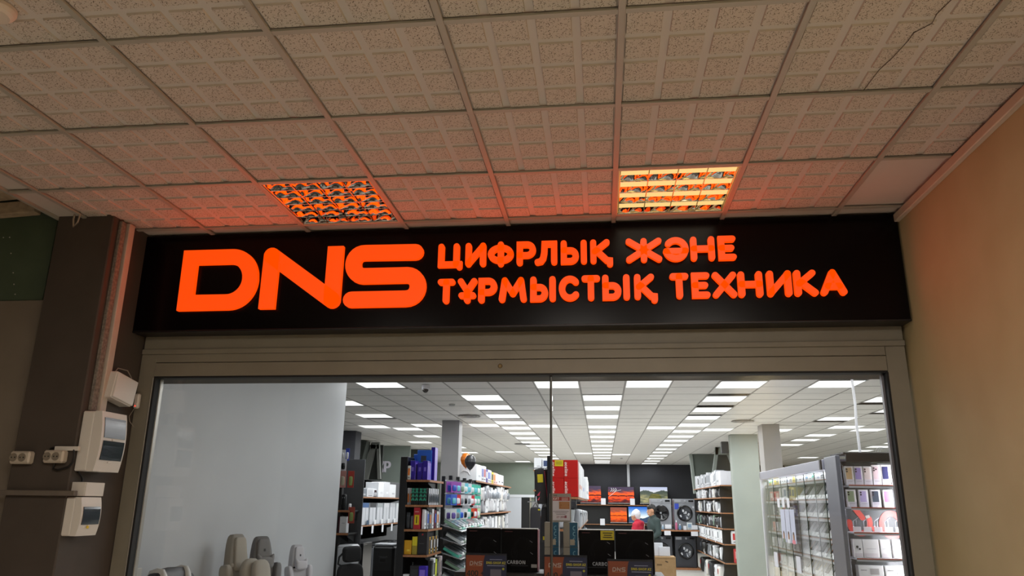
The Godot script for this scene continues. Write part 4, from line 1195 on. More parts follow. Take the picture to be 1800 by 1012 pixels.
	for y in [2.117, 1.575, 1.2, 0.8]:
		board(s2, Vector3(0, y - 0.013, 0), 5.1, 0.36, PI / 2)
	var hi := [["plain", 0.52, 0.27, 0.3, "eceef2", "c4c6cc"], ["carton", 0.3, 0.27, 0.3, "d9dadf", "7f86c0"], ["carton", 0.3, 0.28, 0.28, "eceef2", "c06a6a"], ["carton", 0.22, 0.24, 0.28, "4c3a94", "d9dadf"], ["carton", 0.3, 0.24, 0.28, "d9dadf", "6f7fc0"], ["carton", 0.24, 0.24, 0.26, "c4c6cc", "9aa4c8"], ["carton", 0.26, 0.22, 0.26, "d8c22a", "1c1e22"], ["carton", 0.3, 0.22, 0.26, "d9b0a0", "e07a30"], ["carton", 0.3, 0.22, 0.26, "e0b8b8", "eceef2"], ["plain", 0.45, 0.21, 0.26, "eceef2", "2b2e33"], ["plain", 0.5, 0.21, 0.26, "d9dadf", "1c1e22"]]
	var it := []
	for q in hi:
		it.append(q + ["%s carton" % WORDS.get(q[4], "pale"), "box"])
	row(it, Vector3(-2.37, 2.118, -10.9), Vector3.FORWARD, PI / 2, "from the near end on top of the kitchen shelving", "cartons on the kitchen shelving")
	for r in 3:
		row(stock(4.9, ["jug", "blender", "upright", "upright", "plain"], GREYS, ["7d848c", "3a3d42", "eceef2"], 0.2, 0.3, 0.26, 0.4 if r == 0 else 0.32, 0.22), Vector3(-2.36, [1.576, 1.201, 0.801][r], -10.92), Vector3.FORWARD, PI / 2, "from near end, %s shelf of the kitchen shelving" % ["second", "third", "fourth"][r], "kitchen goods, shelf %d" % (r + 2))
	row(stock(4.4, ["hang_pack", "hang_pack", "upright"], GREYS, ["a9adb4", "7d848c"], 0.2, 0.28, 0.2, 0.28, 0.08), Vector3(-2.25, 1.8, -11.4), Vector3.FORWARD, PI / 2, "hanging under the kitchen shelving's top shelf", "packs hung under the top shelf")

# ------------------------------------------------------------------ centre gondola with the red boxes

func build_centre_gondola():
	var blk := mat("shelf black", "1a1a1b", 0.5)
	var t := thing("shelving_unit", "black centre shelving with stacked red cartons at its near end", "shelving", Vector3(-0.55, 0, -7.0))
	part("post", box(Vector3(0.04, 2.3, 0.06), 0.004), mat("post black", "0d0e12", 0.45), t, Vector3(-0.168, 1.15, -0.03))
	part("back_panel", box(Vector3(0.03, 1.8, 5.8), 0.002), blk, t, Vector3(-0.19, 0.9, -3.0))
	for y in [1.83, 1.47, 1.1, 0.7]:
		board(t, Vector3(0.02, y - 0.013, -0.2), 0.3, 0.4, 0.0)
		var sb := part("shelf", box(Vector3(0.28, 0.022, 5.5), 0.002), blk, t, Vector3(0.03, y - 0.013, -3.15))
		part("wood_edge", box(Vector3(0.005, 0.026, 5.9), 0.001), painted("edge wood", "96623f", "ad7a52", 0.5, 8.0), sb, Vector3(0.143, 0, 0.2))
	for i in 4:
		var left := i < 2
		var up := i % 2
		var w := 0.15 if left else 0.165
		var b := thing("red_carton", "glossy red carton with vertical white lettering, %s %s of the stack of four" % ["upper" if up else "lower", "left" if left else "right"], "box", Vector3(-0.617 if left else -0.457, 1.831 + 0.211 * up, -7.15))
		part("body", box(Vector3(w, 0.21, 0.3), 0.003), col("c01a16", 0.35), b, Vector3(0, 0.105, 0))
		part("edge_highlight", box(Vector3(0.001, 0.206, 0.012), 0.0), col("e8c8c0"), b, Vector3(w / 2 + 0.0005, 0.105, 0.13))  # pale stripe paints the shine along the side edge
		part("word_print", lettering("acelin" if not up else "aceline", 0.034, 0.0008, "Droid Sans", true), col("efe4e0"), b, Vector3(-w / 2 + 0.026, 0.105, 0.1505), Vector3(0, 0, -PI / 2))
		if left and up:
			var s := part("yellow_sticker", box(Vector3(0.1, 0.07, 0.001), 0.0), col("dcc81c"), b, Vector3(0.02, 0.172, 0.152))
			for k in 2:
				part("text_line", box(Vector3(0.07, 0.006, 0.001), 0.0), col("5c5010"), s, Vector3(0, 0.012 - 0.02 * k, 0.001))
	row([["plain", 0.35, 0.42, 0.06, "e4e2dd", "c8323a", "white and red upright carton", "box"], ["plain", 0.4, 0.43, 0.06, "d9dadf", "e07a30", "grey and orange upright carton", "box"], ["plain", 0.45, 0.42, 0.06, "eceef2", "e07a30", "white upright carton with orange label", "box"], ["plain", 0.6, 0.43, 0.06, "d9dadf", "c4c6cc", "grey upright carton", "box"], ["plain", 0.7, 0.43, 0.06, "d9dadf", "3f63c8", "tall grey carton with a blue label", "box"]], Vector3(-0.40, 1.831, -7.36), Vector3.FORWARD, PI / 2, "along the side behind the red cartons", "upright cartons behind the red ones")
	row(stock(2.2, ["plain"], ["c4c6cc", "eceef2"], ["7d848c"], 0.3, 0.4, 0.3, 0.36, 0.05), Vector3(-0.36, 1.831, -10.1), Vector3.FORWARD, PI / 2, "further back on the centre shelving's top", "far cartons on the centre shelving")
	put("blender", 0.16, 0.24, 0.16, "8a8d92", "1c1e22", Vector3(-0.47, 1.471, -7.12), 0, "clear blender jar on the centre shelving, below the red cartons", "blender")
	put("upright", 0.14, 0.17, 0.14, "c4c6cc", "1c1e22", Vector3(-0.62, 1.471, -7.12), 0, "silver rounded appliance under the red cartons, beside the price card", "appliance")
	for i in 9:
		put("upright", 0.14, 0.22 - 0.006 * i, 0.09, ["a9adb4", "d9dadf", "1c1e22", "eceef2", "7d848c"][i % 5], ["1c1e22", "3a3d42", "d9dadf"][i % 3], Vector3(-0.40, 1.471, -7.42 - 0.45 * i), PI / 2 - 0.2, "small kitchen appliance, %s from the front on the centre shelving's second shelf side" % ordinal(i), "appliance", "appliances on the centre shelving")
	for r in 2:
		row(stock(5.0, ["plain", "jug", "upright"], GREYS + DARKS, ["7d848c", "1c1e22"], 0.22, 0.35, 0.22, 0.28, 0.16), Vector3(-0.42, [1.101, 0.701][r], -7.2), Vector3.FORWARD, PI / 2, "from near end, %s shelf of the centre shelving" % ["third", "fourth"][r], "goods on the centre shelving, shelf %d" % (r + 3))
	# hanging bags on its left
	var wire := mat("chrome wire", "b9bcc2", 0.25, 0.8)
	solo("hook_bar", tube([Vector3(0, 0, 0), Vector3(0.27, 0.0, 0.0)], 0.006), wire, Vector3(-0.98, 2.16, -7.12), "upper chrome hook bar left of the red cartons, holding the black bags", "hook")
	solo("hook_bar", tube([Vector3(0, 0, 0), Vector3(0.27, 0.0, 0.0)], 0.006), wire, Vector3(-0.98, 1.77, -7.12), "lower chrome hook bar left of the price card, holding the grey bags", "hook")
	for i in 2:
		var b := thing("hanging_bag", ["black hanging case with pink triangles and a yellow tag, left of the red cartons", "black hanging case with a long pink edge, right of the yellow tagged one"][i], "bag", Vector3([-0.82, -0.755][i], 1.74, [-7.1, -7.2][i]), 0.15)
		part("body", cushion(Vector3([0.13, 0.08][i], 0.41, 0.04), 0.25, 16), col("1e1b1e"), b, Vector3(0, 0.21, 0), Vector3(0, 0, 0.1))
		part("pink_edge", box(Vector3(0.012, 0.38, 0.03), 0.004), col("b03850"), b, Vector3([0.062, 0.035][i], 0.2, 0.004), Vector3(0, 0, 0.12))
		if i == 0:
			part("yellow_tag", box(Vector3(0.065, 0.095, 0.002), 0.0), col("dcc81c"), b, Vector3(-0.01, 0.3, 0.024), Vector3(0, 0, 0.06))
			var st := begin()
			add_prism(st, [Vector2(-0.05, 0.1), Vector2(-0.01, 0.15), Vector2(-0.02, 0.1)], 0.018, 0.022)
			add_prism(st, [Vector2(-0.045, 0.05), Vector2(-0.012, 0.09), Vector2(-0.022, 0.05)], 0.018, 0.022)
			part("pink_triangles", st.commit(), col("d8405c"), b)
		part("loop", tube([Vector3(-0.015, 0.4, 0), Vector3(0, 0.44, -0.01), Vector3(0.015, 0.4, 0)], 0.004, 5), blk, b)
	for i in 2:
		var b := thing("hanging_bag", ["dark grey hanging case with yellow corner tabs, left one behind the headset boxes", "dark grey hanging case with yellow corner tab, right one beside the price card"][i], "bag", Vector3([-0.885, -0.775][i], 1.25, [-7.1, -7.18][i]))
		part("body", cushion(Vector3([0.13, 0.1][i], 0.4, 0.05), 0.25, 16), col("3b3a40"), b, Vector3(0, 0.26, 0))
		part("top_card", box(Vector3(0.08, 0.08, 0.004), 0.001), col("c9c9cc"), b, Vector3(0, 0.48, 0.0))
		part("yellow_tab", box(Vector3(0.025, 0.016, 0.004), 0.001), col("dcc81c"), b, Vector3(0.045, 0.43, 0.022))
		part("yellow_label", box(Vector3(0.07, 0.04, 0.004), 0.001), col("dcc81c"), b, Vector3(0.01, 0.11, 0.027))
		part("strap", tube([Vector3(-0.03, 0.46, 0), Vector3(0, 0.51, 0), Vector3(0.03, 0.46, 0)], 0.005, 5), blk, b)
	# a shelf further back to their left
	var ub := thing("shelving_unit", "narrow black shelving with white cartons on top, behind the hanging bags", "shelving", Vector3(-1.1, 0, -11.15))
	part("back_panel", box(Vector3(0.32, 2.45, 0.02), 0.002), blk, ub, Vector3(0, 1.22, -0.16))
	for y in [2.305, 1.975, 1.55]:
		board(ub, Vector3(0, y - 0.013, 0), 0.31, 0.3, 0.0)
	put("plain", 0.13, 0.2, 0.2, "eceef2", "c4c6cc", Vector3(-1.18, 2.306, -11.12), 0, "white carton on the narrow shelving's top, left", "box")
	put("carton", 0.12, 0.19, 0.2, "eceef2", "3a4a70", Vector3(-1.04, 2.306, -11.12), 0, "white carton with dark picture on the narrow shelving's top, right", "box")
	put("carton", 0.1, 0.27, 0.2, "15201e", "c4c6cc", Vector3(-1.17, 1.976, -11.1), 0, "black and green carton on the narrow shelving's second shelf", "box")
	put("plain", 0.12, 0.32, 0.2, "c4c6cc", "eceef2", Vector3(-1.155, 1.551, -11.1), 0, "grey carton on the narrow shelving's third shelf", "box")

# ------------------------------------------------------------------ right aisle

func build_right_aisle():
	var blk := mat("shelf black", "1a1a1b", 0.5)
	var t := thing("shelving_unit", "long seven-tier shelving of small appliances left of the sage column", "shelving", Vector3(2.8, 0, -18.6))
	part("back_panel", box(Vector3(0.03, 2.3, 5.2), 0.002), blk, t, Vector3(0.2, 1.15, 0))
	part("end_panel", box(Vector3(0.4, 2.2, 0.02), 0.002), blk, t, Vector3(0.02, 1.1, 2.235))
	var ys := [2.209, 1.938, 1.6, 1.259, 0.927, 0.529]
	for y in ys:
		board(t, Vector3(0, y - 0.013, -0.05), 5.2, 0.4, -PI / 2)
		var e := part("shelf", box(Vector3(0.4, 0.022, 0.1), 0.002), blk, t, Vector3(0, y - 0.013, 2.58))
		part("wood_edge", box(Vector3(0.4, 0.026, 0.006), 0.001), painted("edge wood", "96623f", "ad7a52", 0.5, 8.0), e, Vector3(0, 0, 0.053))
	var big := thing("carton", "large white carton at the near end of the seven-tier shelving's top shelf", "box", Vector3(2.76, 2.21, -16.2))
	part("body", box(Vector3(0.3, 0.31, 0.3), 0.004), col("e2e2ea"), big, Vector3(0, 0.155, 0))
	part("seam", box(Vector3(0.002, 0.1, 0.001), 0.0), col("9a9aa4"), big, Vector3(0.02, 0.17, 0.1505))
	var kinds := [["plain", "carton"], ["upright", "jug", "plain", "upright"], ["upright", "jug", "blender", "plain"], ["upright", "upright", "jug"], ["plain", "plain", "plain", "carton"], ["upright", "jug", "blender", "jug"]]
	var cols := [["d9dadf", "c4c6cc", "a9adb4", "eceef2"], GREYS + ["3a3d42"], GREYS + DARKS, DARKS + ["a9adb4", "87a890"], ["eceef2", "eceef2", "d9dadf", "d8dfe0"], DARKS + GREYS]
	for r in 6:
		row(stock(4.6, kinds[r], cols[r], ["7d848c", "d9dadf", "2b2e33"], 0.13, 0.24, [0.3, 0.17, 0.2, 0.22, 0.26, 0.22][r], [0.37, 0.24, 0.29, 0.28, 0.29, 0.3][r], 0.2), Vector3(2.72, ys[r] + 0.001, -16.4), Vector3.FORWARD, -PI / 2, "from near end, %s shelf of the seven-tier shelving" % ordinal(r), "goods on the seven-tier shelving, shelf %d" % (r + 1))
	for k in 8:
		put("jug" if k % 3 == 0 else "upright", 0.3, 0.38, 0.3, ["3a3d42", "e4e2dd", "eceef2", "1c1e22"][k % 4], ["2b2e33", "b8262a", "a9adb4"][k % 3], Vector3(2.74, 0.001, -16.65 - 0.55 * k), -PI / 2, "floor-standing vacuum or bin, %s from near end under the seven-tier shelving" % ordinal(k), "appliance", "floor appliances under the seven-tier shelving")
	put("carton", 0.12, 0.28, 0.16, "eceef2", "c8323a", Vector3(2.84, 0.928, -16.08), 0, "white and red carton at the near end of the fifth shelf", "box")
	put("carton", 0.1, 0.3, 0.14, "c8323a", "e8a0a0", Vector3(2.86, 0.53, -16.06), 0, "red carton at the near end of the sixth shelf", "box")
	# price cards standing out from the fifth shelf
	for k in 10:
		solo("price_tag", box(Vector3(0.004, 0.06, 0.09), 0.001), col("f1f1f4"), Vector3(2.585, [1.62, 1.28, 0.94, 0.55][k % 4], -16.4 - 0.42 * k), "small white price tag on the seven-tier shelving's edge, %s from the near end" % ordinal(k), "price tag", "price tags on the seven-tier shelving")
	# the soffit box with a sloped bracket above
	struct("trim_7", box(Vector3(0.9, 1.1, 0.2), 0.004), painted("soffit paint", "5b645f", "636c66", 0.7, 0.5), Vector3(3.18, 2.76, -22.35))
	struct("trim_3", box(Vector3(0.08, 1.2, 0.22), 0.004), painted("sage column", "8b938d", "929a94", 0.65, 0.4), Vector3(2.72, 2.7, -22.3), Vector3(0, 0, 0.06))
	var a := thing("letter_frame", "large sage-painted letter A frame standing over the seven-tier shelving by the column", "decoration", Vector3(3.0, 2.3, -19.3))
	var st := begin()
	add_stroke(st, [Vector2(-0.12, 0), Vector2(0.06, 0.98)], 0.085, -0.06, 0.06, false, false)
	part("left_bar", st.commit(), painted("sage column", "8b938d", "929a94", 0.65, 0.4), a)
	st = begin()
	add_stroke(st, [Vector2(0.62, 0), Vector2(0.3, 0.98)], 0.085, -0.06, 0.06, false, false)
	part("right_bar", st.commit(), painted("sage column", "8b938d", "929a94", 0.65, 0.4), a)
	part("top_bar", box(Vector3(0.36, 0.2, 0.12), 0.003), painted("sage column", "8b938d", "929a94", 0.65, 0.4), a, Vector3(0.18, 0.89, 0))
	part("dark_infill", box(Vector3(0.5, 0.95, 0.03), 0.002), col("3c403e"), a, Vector3(0.26, 0.45, -0.2))
	solo("small_speaker", box(Vector3(0.16, 0.26, 0.14), 0.01), col("202224"), Vector3(2.708, 3.03, -15.75), "small black speaker mounted high on the left edge of the sage column", "speaker")

# ------------------------------------------------------------------ far wall: screens and washing machines

func sunset(kind: int) -> ImageTexture:
	var im := Image.create(96, 54, false, Image.FORMAT_RGB8)
	var n := FastNoiseLite.new()
	n.seed = 11 + kind
	n.frequency = 0.05
	for y in 54:
		for x in 96:
			var v := y / 53.0
			var u := x / 95.0
			var k := n.get_noise_2d(x * 0.6, y * 2.2) * 0.5 + 0.5
			var c: Color
			if kind == 2:        # hills and a light meadow under a pale sky
				var ridge := 0.36 - 0.16 * absf(sin(u * 5.0 + 0.6)) - 0.05 * n.get_noise_2d(x * 2.0, 3.0)
				if v < ridge:
					c = Color(0.55, 0.58, 0.68).lerp(Color(0.75, 0.74, 0.7), v * 2)
				else:
					c = Color(0.22, 0.25, 0.22).lerp(Color(0.62, 0.58, 0.4), clampf(k * 1.5 - 0.3, 0, 1) * smoothstep(0.3, 0.7, v))
					var d := Vector2((u - 0.55) / 0.24, (v - 0.78) / 0.42).length()
					if d < 1.0 and v > 0.42:
						c = Color(0.16, 0.2, 0.08).lerp(Color(0.45, 0.4, 0.2), k)
			elif kind == 3:      # dusk over blue mountains
				c = Color(0.1, 0.3, 0.62).lerp(Color(0.75, 0.78, 0.75), v * 1.5) if v < 0.66 - 0.08 * sin(u * 7.0) else Color(0.12, 0.16, 0.24).lerp(Color(0.3, 0.4, 0.5), k * 0.6)
			else:                # red evening over water
				var top := Color(0.2, 0.16, 0.24).lerp(Color(0.95, 0.3, 0.08), smoothstep(0.15, 0.5, v + (k - 0.5) * 0.35))
				c = top if v < 0.55 else Color(0.9, 0.27, 0.08).lerp(Color(0.22, 0.08, 0.1), smoothstep(0.6, 1.0, v + (k - 0.5) * 0.5))
				if absf(v - 0.56 - 0.01 * sin(u * 20.0)) < 0.035:
					c = Color(0.12, 0.04, 0.05)
				if kind == 1:
					c = c.lerp(Color(1.0, 0.42, 0.06), 0.3)
			im.set_pixel(x, y, c)
	return ImageTexture.create_from_image(im)

func screen_mat(kind: int) -> StandardMaterial3D:
	var key := "screen %d" % kind
	if mats.has(key):
		return mats[key]
	var m := mat(key, "0a0a0a", 0.15)
	m.emission_enabled = true
	m.emission_texture = sunset(kind)
	m.emission_operator = BaseMaterial3D.EMISSION_OP_MULTIPLY
	m.emission = Color.WHITE
	m.emission_energy_multiplier = 0.75
	return m

func television(x0: float, x1: float, y0: float, y1: float, z: float, kind: int, label: String, zigzag := false):
	var w := x1 - x0
	var h := y1 - y0
	var t := thing("television", label, "television", Vector3((x0 + x1) / 2, y0, z))
	part("body", box(Vector3(w, h - 0.05, 0.06), 0.006), col("111214", 0.3), t, Vector3(0, 0.05 + (h - 0.05) / 2, 0))
	var q := QuadMesh.new()
	q.size = Vector2(w - 0.03, h - 0.09)
	part("screen", q, screen_mat(kind), t, Vector3(0, 0.055 + (h - 0.05) / 2, 0.032))
	part("bottom_bar", box(Vector3(w, 0.022, 0.065), 0.003), col("b9b4b0", 0.3), t, Vector3(0, 0.055, 0.001))
	for s in [-1, 1]:
		part("foot", box(Vector3(0.04, 0.05, 0.2), 0.006), col("222326", 0.35), t, Vector3(s * w * 0.36, 0.025, 0))
	if zigzag:
		var st := begin()
		for k in 3:
			add_stroke(st, [Vector2(-w * 0.4 + 0.08 * k, h * 0.72), Vector2(-w * 0.33 + 0.08 * k, h * 0.82), Vector2(-w * 0.37 + 0.08 * k, h * 0.92)], 0.022, 0.033, 0.035, false, false)
		add_stroke(st, [Vector2(-w * 0.45, h * 0.45), Vector2(-w * 0.2, h * 0.74), Vector2(0, h * 0.82)], 0.016, 0.033, 0.035, false, false)
		part("sticker_stripes", st.commit(), col("c9c9cc"), t)

func build_far_wall():
	var wood := painted("edge wood", "96623f", "ad7a52", 0.5, 8.0)
	struct("trim_4", box(Vector3(0.1, 0.95, 0.04), 0.003), col("c4c6cc"), Vector3(0.96, 2.82, -28.83))
	var t := thing("wall_shelf", "long dark two-tier shelf with wooden edges under the televisions on the far wall", "shelving", Vector3(1.0, 0, -28.6))
	for y in [1.74, 1.02]:
		board(t, Vector3(0, y - 0.013, 0), 4.2, 0.45, 0.0)
	part("back_panel", box(Vector3(4.4, 1.7, 0.02), 0.002), mat("shelf black"), t, Vector3(0, 0.85, -0.22))
	television(-0.95, -0.125, 1.741, 2.46, -28.6, 0, "television showing a red sky, left of the far wall row, half hidden by shelving")
	television(0.13, 1.16, 1.741, 2.43, -28.6, 0, "television with white chevron stickers showing a red sunset, upper row of the far wall", true)
	television(1.37, 2.45, 1.741, 2.44, -28.6, 2, "television showing green hills on the far wall, above the washing machines")
	television(0.2, 0.86, 1.021, 1.66, -28.6, 1, "television showing an orange sunset on the far wall's lower shelf")
	television(0.9, 1.72, 1.021, 1.69, -28.6, 3, "television showing blue dusk mountains on the far wall's lower shelf")
	for q in [[1.07, 1.86, "standing before the upper televisions"], [-0.05, 1.86, "beside the half-hidden red television"], [-0.1, 1.1, "on the lower television shelf, left"]]:
		solo("price_card", box(Vector3(0.18, 0.24, 0.01), 0.002), col("e4e5ec"), Vector3(q[0], q[1], -28.36), "white price card " + q[2], "sign")
	# doorway and white panelling in the sage wall
	struct("door_1", box(Vector3(0.85, 2.0, 0.05), 0.004), col("d3d6de"), Vector3(-3.65, 1.0, -28.07))
	struct("trim_5", box(Vector3(2.0, 0.1, 0.06), 0.003), col("e2e4ea"), Vector3(-3.3, 2.03, -28.06))
	struct("dark_opening_2", box(Vector3(0.34, 1.95, 0.03), 0.002), col("0b0b0c"), Vector3(-3.07, 0.98, -28.08))  # flat black sheet painted as the dark of the open doorway
	struct("trim_6", box(Vector3(0.06, 2.0, 0.06), 0.003), col("a39c8c"), Vector3(-2.87, 1.0, -28.07))
	# washing machines on a two-tier stand
	var s := thing("machine_stand", "wooden-edged two-tier stand carrying the four washing machines", "stand", Vector3(1.94, 0, -21.1))
	board(s, Vector3(0, 1.057, 0.05), 1.4, 0.9, 0.0, 0.04)
	part("plinth", box(Vector3(1.4, 0.05, 0.7), 0.004), wood, s, Vector3(0, 0.025, 0))
	part("back_panel", box(Vector3(1.4, 1.02, 0.04), 0.004), mat("shelf black"), s, Vector3(0, 0.53, -0.42))
	for x in [-0.69, 0.0]:
		part("upright", box(Vector3(0.03, 1.04, 0.06), 0.003), mat("shelf black"), s, Vector3(x, 0.53, -0.32))
	washer(Vector3(2.27, 1.08, -21.15), "8d9096", "3a3d44", "silver washing machine with a blue sticker, upper right of the four", true)
	washer(Vector3(1.6, 1.08, -21.15), "9a9da3", "0f1013", "silver washing machine behind the man in green, upper left of the four", false)
	washer(Vector3(2.25, 0.051, -21.15), "3f4147", "3a3d44", "dark grey washing machine with a clear door, lower right of the four", false)
	washer(Vector3(1.58, 0.051, -21.15), "4a4c52", "0f1013", "dark grey washing machine behind the cardboard carton, lower left of the four", false)
	for q in [[1.62, "9fb4c8", 0.14], [2.0, "c46a8c", 0.26], [2.1, "6f94b8", 0.16]]:
		var r: float = 0.035
		var b := thing("detergent_bottle", "small %s detergent bottle on the stand between the washing machines" % {"9fb4c8": "pale blue", "c46a8c": "pink and white", "6f94b8": "blue and white"}[q[1]], "bottle", Vector3(q[0], 1.079, -20.72))
		part("body", lathe([Vector2(0, 0), Vector2(r, 0), Vector2(r * 1.05, q[2] * 0.55), Vector2(r * 0.45, q[2] * 0.8)], 14), col(q[1], 0.3), b)
		part("cap", lathe([Vector2(r * 0.5, q[2] * 0.78), Vector2(r * 0.5, q[2]), Vector2(0, q[2])], 12), col("e6e7ec", 0.4), b)
	for q in [[1.76, 1.16, 0.17, "left card standing on the washing machine stand"], [2.5, 1.15, 0.17, "right card standing on the washing machine stand"], [1.73, 0.99, 0.18, "left card hanging from the washing machine stand"], [2.48, 0.98, 0.19, "right card hanging from the washing machine stand"], [2.23, 1.13, 0.09, "small card before the upper right washing machine"]]:
		solo("price_card", box(Vector3(q[2], 0.12, 0.006), 0.001), col("dfe0e6"), Vector3(q[0], q[1], -20.58 if q[1] < 1.05 else -20.66), "white price card, " + q[3], "sign")
	put("carton", 0.14, 0.2, 0.1, "d8dfe0", "8fa8c0", Vector3(2.37, 1.079, -20.75), 0, "pale carton with blue picture on the washing machine stand", "box")

func washer(at: Vector3, body: String, drum: String, label: String, sticker: bool):
	var t := thing("washing_machine", label, "washing machine", at)
	var m := mat("washer" + body, body, 0.35, 0.3)
	part("body", box(Vector3(0.6, 0.85, 0.5), 0.012), m, t, Vector3(0, 0.425, -0.02))
	part("control_panel", box(Vector3(0.59, 0.11, 0.02), 0.004), m, t, Vector3(0, 0.79, 0.235))
	part("detergent_drawer", box(Vector3(0.17, 0.075, 0.012), 0.006), mat("washer trim", "a3a6ac", 0.3, 0.4), t, Vector3(-0.19, 0.79, 0.246))
	part("knob", lathe([Vector2(0, 0.03), Vector2(0.026, 0.028), Vector2(0.03, 0.0)], 18), mat("washer trim", "a3a6ac", 0.3, 0.4), t, Vector3(0.02, 0.79, 0.246), Vector3(PI / 2, 0, 0))
	part("display", box(Vector3(0.14, 0.05, 0.006), 0.002), col("0c0d10", 0.15), t, Vector3(0.19, 0.79, 0.247))
	var y := 0.45
	part("door_ring", lathe([Vector2(0.225, 0.0), Vector2(0.222, 0.03), Vector2(0.2, 0.042), Vector2(0.165, 0.036), Vector2(0.155, 0.012)], 32), col("131417", 0.2), t, Vector3(0, y, 0.23), Vector3(PI / 2, 0, 0))
	part("door_glass", lathe([Vector2(0.165, 0.03), Vector2(0.12, 0.012), Vector2(0.06, -0.002), Vector2(0, -0.006)], 28), mat("drum" + drum, drum, 0.12, 0.2), t, Vector3(0, y, 0.235), Vector3(PI / 2, 0, 0))
	part("hub", lathe([Vector2(0.028, 0.012), Vector2(0.02, 0.02), Vector2(0, 0.022)], 16), mat("washer trim", "a3a6ac", 0.3, 0.4), t, Vector3(-0.01, y, 0.225), Vector3(PI / 2, 0, 0))
	if drum == "3a3d44":
		for k in 4:
			part("leaflet", box(Vector3(0.05, 0.07, 0.004), 0.001), col("c9cbd0"), t, Vector3(-0.12 + 0.075 * k, y - 0.08 + 0.05 * ((k * 3) % 4), 0.262), Vector3(0, 0, 0.4 - 0.3 * k))
	if sticker:
		part("blue_sticker", box(Vector3(0.12, 0.16, 0.002), 0.0), col("2f45b0"), t, Vector3(-0.22, 0.64, 0.232))
		part("round_sticker", lathe([Vector2(0, 0.002), Vector2(0.03, 0.002), Vector2(0.03, 0)], 16), col("c9cbd2"), t, Vector3(0.25, 0.62, 0.231), Vector3(PI / 2, 0, 0))
	for s in [-1, 1]:
		part("foot", lathe([Vector2(0.0, 0.012), Vector2(0.025, 0.012), Vector2(0.025, -0.001), Vector2(0, -0.001)], 10), col("1a1a1c"), t, Vector3(s * 0.25, 0.0, 0.15))

# ------------------------------------------------------------------ phone cabinets on the right

